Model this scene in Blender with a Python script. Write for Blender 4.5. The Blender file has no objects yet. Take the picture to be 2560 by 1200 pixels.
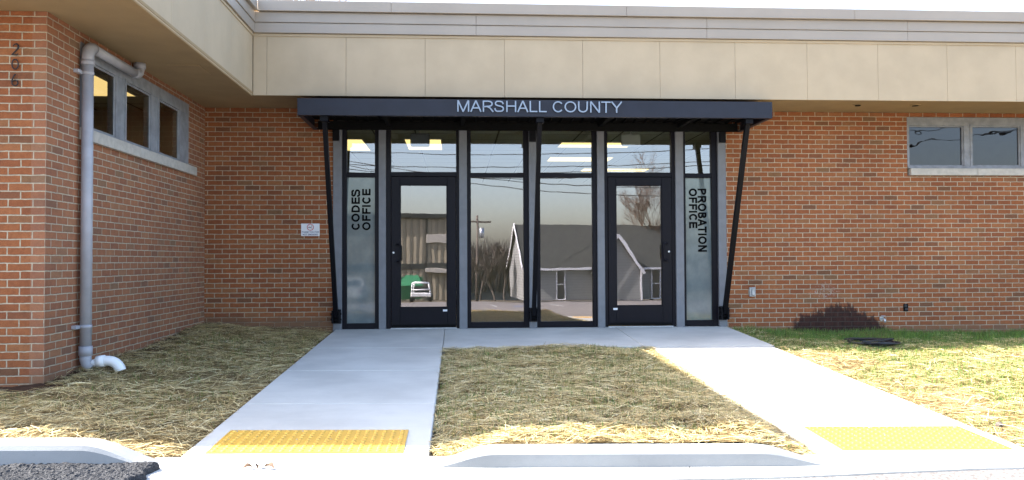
import bpy, math, random
import numpy as np
from mathutils import Vector, Matrix
random.seed(7); rng = np.random.default_rng(7)
sc = bpy.context.scene
COL = sc.collection
R = math.radians

# ------------------------------------------------------------------ camera
cd = bpy.data.cameras.new('camera'); cam = bpy.data.objects.new('camera', cd); COL.objects.link(cam)
cd.sensor_width = 36; cd.lens = 36*2066.5/2560; cd.clip_start = .05; cd.clip_end = 2000
yaw, pitch, roll = .06595, .02472, -.00464
fwd = Vector((math.sin(yaw)*math.cos(pitch), math.cos(yaw)*math.cos(pitch), math.sin(pitch)))
right = Vector((math.cos(yaw), -math.sin(yaw), 0)); up = right.cross(fwd)
r2 = right*math.cos(roll) + up*math.sin(-roll)*-1
u2 = r2.cross(fwd)
M = Matrix((r2, u2, -fwd)).transposed().to_4x4(); M.translation = Vector((0, -11.653, .953))
cam.matrix_world = M
sc.camera = cam

# ------------------------------------------------------------------ sun, sky, exposure
SUN = Vector((-1.07, .218, 1.0)).normalized()
w = bpy.data.worlds.new('World'); sc.world = w; w.use_nodes = True
wn = w.node_tree; bg = wn.nodes['Background']
sky = wn.nodes.new('ShaderNodeTexSky'); sky.sky_type = 'NISHITA'; sky.sun_disc = False
sky.sun_elevation = math.asin(SUN.z); sky.sun_rotation = math.atan2(SUN.x, SUN.y)
sky.air_density = 1.0; sky.dust_density = 2.8; sky.ozone_density = 1.0
wn.links.new(sky.outputs[0], bg.inputs[0]); bg.inputs[1].default_value = .13
sl = bpy.data.lights.new('sun', 'SUN'); sl.energy = 4.2; sl.angle = R(.55); sl.color = (1, .95, .87)
so = bpy.data.objects.new('sun', sl); COL.objects.link(so)
so.rotation_euler = (-SUN).to_track_quat('-Z', 'Y').to_euler(); so.location = (-20, 5, 20)
sc.view_settings.view_transform = 'Standard'; sc.view_settings.look = 'None'
sc.view_settings.gamma = 1; sc.view_settings.exposure = 2.44
sc.cycles.max_bounces = 8; sc.cycles.transparent_max_bounces = 12
sc.cycles.sample_clamp_indirect = 6

# ------------------------------------------------------------------ node helpers
class NT:
    def __init__(s, name):
        s.m = bpy.data.materials.new(name); s.m.use_nodes = True; s.t = s.m.node_tree
        s.t.nodes.clear(); s.out = s.n('ShaderNodeOutputMaterial')
    def n(s, k, **kw):
        x = s.t.nodes.new(k)
        for a, b in kw.items(): setattr(x, a, b)
        return x
    def l(s, a, b): s.t.links.new(a, b)
    def put(s, sock, v):
        if v is None: return
        if isinstance(v, bpy.types.NodeSocket): s.l(v, sock)
        else:
            if isinstance(v, tuple) and len(v) == 3 and sock.type == 'RGBA': v = (*v, 1)
            sock.default_value = v
    def ma(s, op, a, b=None, c=None, clamp=False):
        x = s.n('ShaderNodeMath', operation=op); x.use_clamp = clamp
        s.put(x.inputs[0], a); s.put(x.inputs[1], b)
        if c is not None: s.put(x.inputs[2], c)
        return x.outputs[0]
    def ss(s, v, lo, hi):
        x = s.n('ShaderNodeMapRange', interpolation_type='SMOOTHSTEP')
        s.put(x.inputs['Value'], v); s.put(x.inputs['From Min'], lo); s.put(x.inputs['From Max'], hi)
        return x.outputs[0]
    def pos(s):
        g = s.n('ShaderNodeNewGeometry'); return g.outputs['Position']
    def xyz(s, v):
        x = s.n('ShaderNodeSeparateXYZ'); s.l(v, x.inputs[0]); return x.outputs
    def comb(s, a, b, c):
        x = s.n('ShaderNodeCombineXYZ')
        for i, v in enumerate((a, b, c)): s.put(x.inputs[i], v)
        return x.outputs[0]
    def noise(s, vec, scale, detail=3, rough=.55, stretch=None):
        if stretch:
            q = s.n('ShaderNodeVectorMath', operation='MULTIPLY'); s.l(vec, q.inputs[0]); q.inputs[1].default_value = stretch; vec = q.outputs[0]
        x = s.n('ShaderNodeTexNoise'); s.l(vec, x.inputs['Vector']); x.inputs['Scale'].default_value = scale
        x.inputs['Detail'].default_value = detail; x.inputs['Roughness'].default_value = rough
        return x.outputs['Fac']
    def mix(s, f, a, b, mode='MIX'):
        x = s.n('ShaderNodeMix', data_type='RGBA', blend_type=mode)
        s.put(x.inputs[0], f); s.put(x.inputs[6], a); s.put(x.inputs[7], b); return x.outputs[2]
    def ramp(s, f, stops, interp='LINEAR'):
        x = s.n('ShaderNodeValToRGB'); x.color_ramp.interpolation = interp; e = x.color_ramp.elements
        while len(e) < len(stops): e.new(.5)
        for i, (p, c) in enumerate(stops): e[i].position = p; e[i].color = (*c, 1)
        s.put(x.inputs[0], f); return x.outputs[0]
    def bump(s, h, dist, strength=1.0):
        x = s.n('ShaderNodeBump'); x.inputs['Distance'].default_value = dist; x.inputs['Strength'].default_value = strength
        s.l(h, x.inputs['Height']); return x.outputs[0]
    def bsdf(s, col, rough=.6, metal=0, spec=.4, normal=None, **kw):
        x = s.n('ShaderNodeBsdfPrincipled'); s.put(x.inputs['Base Color'], col); s.put(x.inputs['Roughness'], rough)
        x.inputs['Metallic'].default_value = metal; x.inputs['Specular IOR Level'].default_value = spec
        if normal is not None: s.l(normal, x.inputs['Normal'])
        for k, v in kw.items(): s.put(x.inputs[k], v)
        s.l(x.outputs[0], s.out.inputs[0]); return x

def paint(name, col, rough=.5, metal=0, spec=.4, var=.12, scale=6, bumpd=.0006):
    t = NT(name); p = t.pos(); n1 = t.noise(p, scale, 5); n2 = t.noise(p, scale*14, 3)
    a = tuple(c*(1-var) for c in col); b = tuple(min(1, c*(1+var)) for c in col)
    c = t.mix(t.ss(n1, .3, .7), a, b); t.bsdf(c, rough, metal, spec, t.bump(n2, bumpd)); return t.m

BC, BL = .0677, .2032
def brick_mat(name, ux, uy, z0, stain=False, splash=None, pale=0.0, sc_=1.0):
    t = NT(name); p = t.pos(); P = t.xyz(p)
    nd = t.noise(p, 28, 2); nd2 = t.noise(p, 9, 2)
    wob = t.ma('MULTIPLY', t.ma('SUBTRACT', nd, .5), .006); wob2 = t.ma('MULTIPLY', t.ma('SUBTRACT', nd2, .5), .008)
    gn = t.xyz(t.n('ShaderNodeNewGeometry').outputs['True Normal']); isx = t.ma('GREATER_THAN', t.ma('ABSOLUTE', gn[0]), .5)
    u = t.ma('ADD', t.ma('ADD', t.ma('MULTIPLY', t.ma('SUBTRACT', P[1], uy), isx), t.ma('MULTIPLY', t.ma('SUBTRACT', P[0], ux), t.ma('SUBTRACT', 1.0, isx))), wob); v = t.ma('ADD', P[2], t.ma('ADD', wob2, wob))
    rz = t.ma('DIVIDE', t.ma('SUBTRACT', v, z0), BC); row = t.ma('FLOOR', rz); fv = t.ma('SUBTRACT', rz, row)
    par = t.ma('FRACT', t.ma('MULTIPLY', row, .5))
    wr = t.n('ShaderNodeTexWhiteNoise', noise_dimensions='1D'); t.l(row, wr.inputs['W'])
    jit = t.ma('MULTIPLY', t.ma('SUBTRACT', wr.outputs[0], .5), .03)
    ru = t.ma('ADD', t.ma('ADD', t.ma('DIVIDE', u, BL*sc_), par), jit)
    col = t.ma('FLOOR', ru); fu = t.ma('SUBTRACT', ru, col)
    dx = t.ma('MULTIPLY', t.ma('MINIMUM', fu, t.ma('SUBTRACT', 1.0, fu)), BL)
    dz = t.ma('MULTIPLY', t.ma('MINIMUM', fv, t.ma('SUBTRACT', 1.0, fv)), BC)
    mask = t.ss(t.ma('MINIMUM', dx, dz), .0038, .0066)
    wnz = t.n('ShaderNodeTexWhiteNoise', noise_dimensions='3D'); t.l(t.comb(row, col, 3.3), wnz.inputs['Vector'])
    rv = wnz.outputs[0]
    bc = t.ramp(rv, [(0, (.18, .085, .044)), (.025, (.20, .083, .042)), (.06, (.248, .086, .038)), (.3, (.276, .096, .038)),
                     (.55, (.297, .106, .042)), (.8, (.316, .118, .048)), (.93, (.31, .132, .056)), (.975, (.25, .115, .055)), (1, (.205, .11, .054))])
    fine = t.noise(p, 120, 4, .7, stretch=(1, 1, 2.2)); mid = t.noise(p, 22, 3)
    bc = t.mix(1.0, bc, t.ramp(fine, [(.25, (.72, .70, .68)), (.7, (1.2, 1.2, 1.2))]), 'MULTIPLY')
    bc = t.mix(1.0, bc, t.ramp(mid, [(.3, (.88, .86, .86)), (.7, (1.1, 1.1, 1.1))]), 'MULTIPLY')
    mc = t.ramp(t.noise(p, 35, 4), [(.3, (.36, .30, .215)), (.7, (.54, .465, .34))])
    c = t.mix(mask, mc, bc)
    big = t.noise(p, .9, 4)
    c = t.mix(1.0, c, t.ramp(big, [(.3, (.85, .84, .84)), (.7, (1.1, 1.1, 1.1))]), 'MULTIPLY')
    eff = t.ss(t.noise(p, 2.3, 6, .72), .66, .8)
    c = t.mix(t.ma('MULTIPLY', eff, .35), c, (.5, .47, .43))
    drip = t.ss(t.noise(p, 2.0, 5, .7, stretch=(9, 9, 1.2)), .66, .78)
    c = t.mix(t.ma('MULTIPLY', drip, .22), c, (.46, .42, .37))
    if pale: c = t.mix(pale, c, (.38, .27, .21))
    if splash is not None:
        f = t.ma('SUBTRACT', t.ma('ADD', splash, t.ma('MULTIPLY', t.ma('SUBTRACT', t.noise(p, 3, 5, .7), .5), .28)), P[2])
        c = t.mix(t.ma('MULTIPLY', t.ss(f, -.04, .12), .75), c, (.19, .115, .068))
    if stain:
        q = t.ma('DIVIDE', t.ma('SUBTRACT', P[0], 5.50), .74)
        top = t.ma('SUBTRACT', .33, t.ma('MULTIPLY', t.ma('MULTIPLY', q, q), .34))
        nz = t.noise(p, 13, 7, .8, stretch=(1, 1, .45)); nz2 = t.noise(p, 2.7, 3)
        f = t.ma('ADD', t.ma('SUBTRACT', top, P[2]), t.ma('ADD', t.ma('MULTIPLY', t.ma('SUBTRACT', nz, .5), .62), t.ma('MULTIPLY', t.ma('SUBTRACT', nz2, .5), .30)))
        g = t.ss(f, -.01, .10)
        core = t.mix(t.ss(nz, .35, .68), (.012, .008, .008), (.06, .024, .018))
        c = t.mix(t.ma('MULTIPLY', g, .95), c, t.mix(mask, (.045, .032, .028), core))
        sp = t.ss(t.ma('SUBTRACT', 1.0, t.ma('ADD', t.ma('ABSOLUTE', t.ma('MULTIPLY', t.ma('SUBTRACT', P[0], 5.30), 3.4)), t.ma('ABSOLUTE', t.ma('MULTIPLY', t.ma('SUBTRACT', P[2], .48), 5)))), 0, .6)
        c = t.mix(t.ma('MULTIPLY', t.ma('MULTIPLY', sp, t.ss(t.noise(p, 40, 4, .7), .5, .65)), .55), c, (.55, .52, .5))
    h = t.ma('ADD', t.ma('MULTIPLY', mask, 1.0), t.ma('MULTIPLY', fine, .35))
    t.bsdf(c, .88, 0, .25, t.bump(h, .006, .9)); return t.m

def concrete(name, base=(.52, .51, .48), broom=0, dirt=.25):
    t = NT(name); p = t.pos(); n1 = t.noise(p, 1.1, 5, .6); n2 = t.noise(p, 16, 5, .65); n3 = t.noise(p, 150, 2)
    lo = tuple(b*.86 for b in base); hi = tuple(min(1, b*1.1) for b in base)
    c = t.mix(t.ss(n1, .3, .7), lo, hi)
    st_ = t.noise(p, 7, 5, .7, stretch=(.35, 1.6, 1)); c = t.mix(t.ma('MULTIPLY', t.ss(st_, .5, .75), .16), c, tuple(b*.72 for b in base))
    c = t.mix(t.ma('MULTIPLY', t.ss(n2, .62, .78), dirt), c, tuple(b*.55 for b in base))
    c = t.mix(t.ma('MULTIPLY', t.ss(n3, .3, .8), .12), c, tuple(b*.7 for b in base))
    h = n3
    if broom:
        br = t.noise(p, 60, 2, .5, stretch=(.05, 1.6, 1)); h = t.ma('ADD', br, t.ma('MULTIPLY', n3, .4))
    t.bsdf(c, .85, 0, .3, t.bump(h, .0018, .6)); return t.m

def island_mat(name, stops, rough=.5, transl=None):
    t = NT(name); g = t.n('ShaderNodeNewGeometry'); c = t.ramp(g.outputs['Random Per Island'], stops)
    x = t.bsdf(c, rough, 0, .45); return t.m

def glass_mat(name, refl=.24, tint=(.90, .95, .92), wavy=.00055, wscale=1.6):
    t = NT(name); p = t.pos(); h = t.noise(p, wscale, 2, .4)
    nb = t.bump(h, wavy, 1)
    gl = t.n('ShaderNodeBsdfGlossy'); gl.inputs['Roughness'].default_value = .0; gl.inputs['Color'].default_value = (.99, .945, 1, 1)
    t.l(nb, gl.inputs['Normal'])
    tr = t.n('ShaderNodeBsdfTransparent'); tr.inputs['Color'].default_value = (*tint, 1)
    fr = t.n('ShaderNodeFresnel'); fr.inputs['IOR'].default_value = 1.5
    f = t.ma('ADD', fr.outputs[0], refl-.04, clamp=True)
    mx = t.n('ShaderNodeMixShader'); t.l(f, mx.inputs[0]); t.l(tr.outputs[0], mx.inputs[1]); t.l(gl.outputs[0], mx.inputs[2])
    t.l(mx.outputs[0], t.out.inputs[0]); return t.m

def emit(name, col, s):
    t = NT(name); e = t.n('ShaderNodeEmission'); e.inputs[0].default_value = (*col, 1); e.inputs[1].default_value = s
    t.l(e.outputs[0], t.out.inputs[0]); return t.m

MT = {}
MT['brick_facade'] = brick_mat('brick facade', -2.022, 0, -.021, stain=True, splash=.0)
MT['brick_left'] = brick_mat('brick beside entrance', -2.022, 0, -.021, splash=.20)
MT['brick_wing_side'] = brick_mat('brick wing side', -3.48, -4.42+BL/2, .0005, splash=.02, pale=.16)
MT['brick_wing_front'] = brick_mat('brick wing front', -3.48, -4.42+BL/2, .0005, splash=-.02)
MT['cream'] = paint('cream fascia panel', (.46, .365, .245), .75, var=.05, scale=2.2)
MT['soffit'] = paint('khaki soffit', (.33, .235, .125), .8, var=.06, scale=3)
MT['metal'] = paint('grey beige roof metal', (.35, .298, .245), .42, 0, .5, .05, 1.2)
MT['gap'] = paint('dark joint', (.03, .028, .025), .9)
MT['bronze'] = paint('dark bronze frame', (.0048, .004, .0078), .45, 0, .18, .1)
MT['canopy'] = paint('canopy steel paint', (.014, .0155, .026), .45, 0, .35, .12, 5)
MT['strutpaint'] = paint('black strut paint', (.004, .004, .006), .5, 0, .15, .1)
MT['deck'] = paint('canopy deck', (.005, .005, .005), .7, 0, .1, .1)
MT['post'] = paint('grey post paint', (.18, .185, .20), .55, 0, .35, .07, 9)
MT['alum'] = paint('threshold aluminium', (.6, .62, .64), .35, .6)
MT['letter'] = paint('brushed letter metal', (.27, .32, .39), .38, .3, .5, .03)
MT['black'] = paint('black lettering', (.004, .004, .005), .8, 0, .05, .0)
MT['white'] = paint('white enamel', (.74, .74, .76), .4, var=.03)
MT['red'] = paint('red print', (.5, .03, .03), .5, var=0)
MT['navy'] = paint('navy print', (.03, .035, .12), .5, var=0)
MT['winframe'] = paint('weathered blue grey window paint', (.24, .25, .27), .62, 0, .35, .16, 9, .0012)
MT['stone'] = paint('cast stone sill', (.47, .44, .39), .8, 0, .3, .1, 14, .0015)
MT['pipe'] = paint('grey painted drain pipe', (.37, .37, .40), .45, 0, .45, .1, 5)
MT['pvc'] = paint('white plastic', (.86, .86, .85), .3, 0, .5, .03)
MT['galv'] = paint('galvanised steel', (.42, .45, .50), .35, .7, .5, .2, 30)
MT['hose'] = paint('black hose rubber', (.016, .017, .022), .42, 0, .5, .2, 20)
MT['numeral'] = paint('dark iron numerals', (.035, .032, .036), .3, .6, .5, .2, 60)
MT['conc'] = concrete('walkway concrete', (.535, .525, .485), 1, .10)
MT['kerb'] = concrete('kerb concrete', (.27, .28, .285), 0, .3)
MT['glass'] = glass_mat('storefront glass')
MT['glass_old'] = glass_mat('old window glass', .055, (.30, .32, .33), .0012, 3.0)
MT['glass_wing'] = glass_mat('wing window glass', .03, (.7, .7, .62), .0008, 3.0)
MT['ceil'] = None

t = NT('frosted film pane'); p = t.pos()
n = t.noise(p, 5, 5, .6)
t.bsdf(t.mix(t.ss(n, .35, .7), (.125, .155, .160), (.165, .195, .195)), .04, 0, .6, t.bump(t.noise(p, 1.5, 2), .0006), **{'IOR': 1.6})
MT['frost'] = t.m

t = NT('ceiling tiles'); p = t.pos(); P = t.xyz(p)
fx = t.ma('FRACT', t.ma('DIVIDE', P[0], .61)); fy = t.ma('FRACT', t.ma('DIVIDE', P[1], .61))
d = t.ma('MINIMUM', t.ma('MINIMUM', fx, t.ma('SUBTRACT', 1.0, fx)), t.ma('MINIMUM', fy, t.ma('SUBTRACT', 1.0, fy)))
t.bsdf(t.mix(t.ss(d, .012, .03), (.12, .13, .11), t.mix(t.noise(p, 60), (.48, .54, .47), (.60, .66, .58))), .9)
MT['ceil'] = t.m
MT['inwall'] = paint('office wall paint', (.50, .50, .46), .85, var=.03)
MT['infloor'] = paint('office floor', (.34, .31, .27), .5, var=.1)
MT['lamp'] = emit('lit ceiling lamp', (1, .74, .30), .36)
MT['lamp_wing'] = emit('lit ceiling lamp wing', (1, .72, .30), .28)

def yellow():
    t = NT('yellow tactile paint'); p = t.pos()
    n = t.noise(p, 20, 4); t.bsdf(t.mix(t.ss(n, .3, .75), (.62, .35, .022), (.72, .42, .035)), .5, 0, .3, t.bump(t.noise(p, 200), .0005), **{'Coat Weight': 1.0, 'Coat Roughness': .55, 'Coat IOR': 1.7}); return t.m
MT['yellow'] = yellow()

t = NT('straw soil'); p = t.pos(); P = t.xyz(p)
n1 = t.noise(p, 3, 5, .6); n2 = t.noise(p, 70, 4, .7, stretch=(.5, 1, 1)); n3 = t.noise(p, 22, 4)
c = t.mix(t.ss(n2, .35, .65), (.085, .055, .028), (.26, .19, .085))
c = t.mix(t.ma('MULTIPLY', t.ss(n1, .52, .68), .5), c, (.06, .038, .022))
soil = t.ma('MULTIPLY', t.ss(P[1], -5.0, -4.75), t.ss(P[0], -3.1, -3.4))
c = t.mix(soil, c, t.mix(n3, (.03, .018, .012), (.075, .042, .028)))
gr = t.ma('MULTIPLY', t.ma('MULTIPLY', t.ss(P[0], 4.2, 5.2), t.ss(P[1], -3.6, -1.2)), t.ss(t.noise(p, 1.6, 4), .38, .56))
c = t.mix(t.ma('MULTIPLY', gr, .8), c, (.05, .095, .018))
t.bsdf(c, .95, 0, .1, t.bump(n2, .012)); MT['soil'] = t.m

def asphalt(name, lo, hi, bscale=140, bd=.004):
    t = NT(name); p = t.pos()
    v = t.n('ShaderNodeTexVoronoi'); v.inputs['Scale'].default_value = bscale; t.l(p, v.inputs['Vector'])
    n = t.noise(p, bscale*.7, 4, .7); big = t.noise(p, .7, 5)
    c = t.mix(t.ss(n, .3, .7), lo, hi); c = t.mix(1.0, c, t.ramp(big, [(.3, (.8, .8, .8)), (.7, (1.15, 1.13, 1.1))]), 'MULTIPLY')
    t.bsdf(c, .85, 0, .35, t.bump(t.ma('ADD', v.outputs['Distance'], n), bd)); return t.m
MT['asph_new'] = asphalt('fresh asphalt', (.010, .011, .013), (.062, .064, .072), 150, .004)
MT['asph_old'] = asphalt('old asphalt', (.11, .10, .094), (.27, .25, .235), 60)
MT['far_ground'] = paint('far grass ground', (.10, .085, .055), .95, var=.4, scale=.5)
MT['straw'] = island_mat('straw blades', [(0, (.12, .075, .028)), (.12, (.30, .20, .075)), (.3, (.46, .34, .14)), (.55, (.60, .46, .21)), (.85, (.74, .61, .32)), (1, (.86, .76, .48))])
MT['grass'] = island_mat('grass blades', [(0, (.035, .085, .012)), (.5, (.085, .17, .02)), (1, (.18, .27, .04))], .55)
MT['bark'] = paint('grey brown bark', (.12, .10, .085), .9, var=.3, scale=4)
MT['bark_red'] = paint('russet twigs', (.17, .11, .075), .9, var=.3, scale=4)

# ------------------------------------------------------------------ object helpers
WL = {}
def base(o): return WL.get(o.name, Vector((0, 0, 0)))
def tag(o, label=None, cat=None, group=None, kind=None):
    if label: o['label'] = label
    if cat: o['category'] = cat
    if group: o['group'] = group
    if kind: o['kind'] = kind
    return o
def thing(name, loc, label, cat, group=None, parent=None):
    o = bpy.data.objects.new(name, None); COL.objects.link(o); loc = Vector(loc)
    o.empty_display_size = .1; WL[o.name] = loc
    if parent: o.parent = parent; o.location = loc - base(parent)
    else: o.location = loc
    return tag(o, label, cat, group)
def link_mesh(name, me, mat, parent, loc):
    o = bpy.data.objects.new(name, me); COL.objects.link(o); loc = Vector(loc); WL[o.name] = loc
    if mat is not None and not me.materials: me.materials.append(mat)
    if parent: o.parent = parent; o.location = loc - base(parent)
    else: o.location = loc
    return o

class MB:
    def __init__(s): s.v = []; s.f = []; s.sm = []
    def quad(s, a, b, c, d, sm=False):
        i = len(s.v); s.v += [tuple(a), tuple(b), tuple(c), tuple(d)]; s.f.append((i, i+1, i+2, i+3)); s.sm.append(sm); return s
    def poly(s, pts):
        i = len(s.v); s.v += [tuple(p) for p in pts]; s.f.append(tuple(range(i, i+len(pts)))); s.sm.append(False); return s
    def box(s, x0, x1, y0, y1, z0, z1, b=0.0):
        if x0 > x1: x0, x1 = x1, x0
        if y0 > y1: y0, y1 = y1, y0
        if z0 > z1: z0, z1 = z1, z0
        b = min(b, (x1-x0)*.45, (y1-y0)*.45, (z1-z0)*.45)
        if b <= 0:
            i = len(s.v)
            s.v += [(x, y, z) for z in (z0, z1) for y in (y0, y1) for x in (x0, x1)]
            for q in ((0, 2, 3, 1), (4, 5, 7, 6), (0, 1, 5, 4), (2, 6, 7, 3), (0, 4, 6, 2), (1, 3, 7, 5)):
                s.f.append(tuple(i+k for k in q)); s.sm.append(False)
            return s
        # chamfered box: three vertices per corner
        i = len(s.v); idx = {}
        X = (x0, x1); Y = (y0, y1); Z = (z0, z1)
        for a in (0, 1):
            for c in (0, 1):
                for d in (0, 1):
                    sx = b if a == 0 else -b; sy = b if c == 0 else -b; sz = b if d == 0 else -b
                    for k, q in enumerate(((X[a], Y[c]+sy, Z[d]+sz), (X[a]+sx, Y[c], Z[d]+sz), (X[a]+sx, Y[c]+sy, Z[d]))):
                        idx[(a, c, d, k)] = len(s.v); s.v.append(q)
        F = []
        for a in (0, 1): F.append([(a, 0, 0, 0), (a, 1, 0, 0), (a, 1, 1, 0), (a, 0, 1, 0)])
        for c in (0, 1): F.append([(0, c, 0, 1), (1, c, 0, 1), (1, c, 1, 1), (0, c, 1, 1)])
        for d in (0, 1): F.append([(0, 0, d, 2), (1, 0, d, 2), (1, 1, d, 2), (0, 1, d, 2)])
        for c in (0, 1):
            for d in (0, 1): F.append([(0, c, d, 1), (1, c, d, 1), (1, c, d, 2), (0, c, d, 2)])
        for a in (0, 1):
            for d in (0, 1): F.append([(a, 0, d, 0), (a, 1, d, 0), (a, 1, d, 2), (a, 0, d, 2)])
        for a in (0, 1):
            for c in (0, 1): F.append([(a, c, 0, 0), (a, c, 1, 0), (a, c, 1, 1), (a, c, 0, 1)])
        for a in (0, 1):
            for c in (0, 1):
                for d in (0, 1): F.append([(a, c, d, 0), (a, c, d, 1), (a, c, d, 2)])
        cen = Vector(((x0+x1)/2, (y0+y1)/2, (z0+z1)/2))
        for q in F:
            ids = [idx[k] for k in q]; P = [Vector(s.v[j]) for j in ids]
            nrm = (P[1]-P[0]).cross(P[2]-P[0])
            if nrm.dot(sum(P, Vector())/len(P)-cen) < 0: ids.reverse()
            s.f.append(tuple(ids)); s.sm.append(False)
        return s
    def beam(s, a, b, w, h=None, upv=(0, 0, 1)):
        a = Vector(a); b = Vector(b); h = h or w; d = (b-a).normalized(); U = Vector(upv)
        sd = d.cross(U)
        if sd.length < 1e-4: sd = d.cross(Vector((0, 1, 0)))
        sd.normalize(); U = sd.cross(d)
        i = len(s.v)
        for q in (a, b):
            for (p, r) in ((-1, -1), (1, -1), (1, 1), (-1, 1)): s.v.append(tuple(q+sd*p*w/2+U*r*h/2))
        for q in ((3, 2, 1, 0), (4, 5, 6, 7), (0, 1, 5, 4), (1, 2, 6, 5), (2, 3, 7, 6), (3, 0, 4, 7)): s.f.append(tuple(i+k for k in q)); s.sm.append(False)
        return s
    def tube(s, pts, rad, n=12, caps=True, sm=True):
        pts = [Vector(p) for p in pts]; rs = rad if isinstance(rad, (list, tuple)) else [rad]*len(pts)
        prev = None; i0 = len(s.v)
        for k, p in enumerate(pts):
            d = (pts[min(k+1, len(pts)-1)]-pts[max(k-1, 0)]).normalized()
            if prev is None:
                a = Vector((0, 0, 1)) if abs(d.z) < .9 else Vector((1, 0, 0)); prev = (a-d*a.dot(d)).normalized()
            else: prev = (prev-d*prev.dot(d)).normalized()
            q = d.cross(prev)
            for j in range(n):
                an = 2*math.pi*j/n; s.v.append(tuple(p+(prev*math.cos(an)+q*math.sin(an))*rs[k]))
        for k in range(len(pts)-1):
            for j in range(n):
                a = i0+k*n+j; b = i0+k*n+(j+1) % n; s.f.append((a, b, b+n, a+n)); s.sm.append(sm)
        if caps:
            s.f.append(tuple(i0+j for j in range(n))[::-1]); s.sm.append(False)
            e = i0+(len(pts)-1)*n; s.f.append(tuple(e+j for j in range(n))); s.sm.append(False)
        return s
    def build(s, name, mat, parent=None, loc=None):
        A = np.array(s.v, float)
        if loc is None: c = (A.min(0)+A.max(0))/2; c[2] = A[:, 2].min()
        else: c = np.array(loc, float)
        me = bpy.data.meshes.new(name); me.from_pydata([tuple(q) for q in (A-c)], [], s.f)
        me.polygons.foreach_set('use_smooth', s.sm); me.update()
        return link_mesh(name, me, mat, parent, c)

def wall_holes(axis, at, thick, u0, u1, z0, z1, holes):
    """wall with openings; axis 0: runs along X at Y=at, axis 1: runs along Y at X=at; outer face at `at`, thickness towards at+thick"""
    m = MB(); us = sorted({u0, u1, *[h[0] for h in holes], *[h[1] for h in holes]}); zs = sorted({z0, z1, *[h[2] for h in holes], *[h[3] for h in holes]})
    us = [u for u in us if u0 <= u <= u1]; zs = [z for z in zs if z0 <= z <= z1]
    def full(i, j):
        if i < 0 or j < 0 or i >= len(us)-1 or j >= len(zs)-1: return False
        cu, cz = (us[i]+us[i+1])/2, (zs[j]+zs[j+1])/2
        return not any(h[0] < cu < h[1] and h[2] < cz < h[3] for h in holes)
    def P(u, d, z): return (u, d, z) if axis == 0 else (d, u, z)
    a, b = at, at+thick
    for i in range(len(us)-1):
        for j in range(len(zs)-1):
            if not full(i, j): continue
            ua, ub, za, zb = us[i], us[i+1], zs[j], zs[j+1]
            m.quad(P(ua, a, za), P(ub, a, za), P(ub, a, zb), P(ua, a, zb)); m.quad(P(ua, b, za), P(ua, b, zb), P(ub, b, zb), P(ub, b, za))
            if not full(i-1, j): m.quad(P(ua, a, za), P(ua, a, zb), P(ua, b, zb), P(ua, b, za))
            if not full(i+1, j): m.quad(P(ub, a, za), P(ub, b, za), P(ub, b, zb), P(ub, a, zb))
            if not full(i, j-1): m.quad(P(ua, a, za), P(ua, b, za), P(ub, b, za), P(ub, a, za))
            if not full(i, j+1): m.quad(P(ua, a, zb), P(ub, a, zb), P(ub, b, zb), P(ua, b, zb))
    return m

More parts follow.
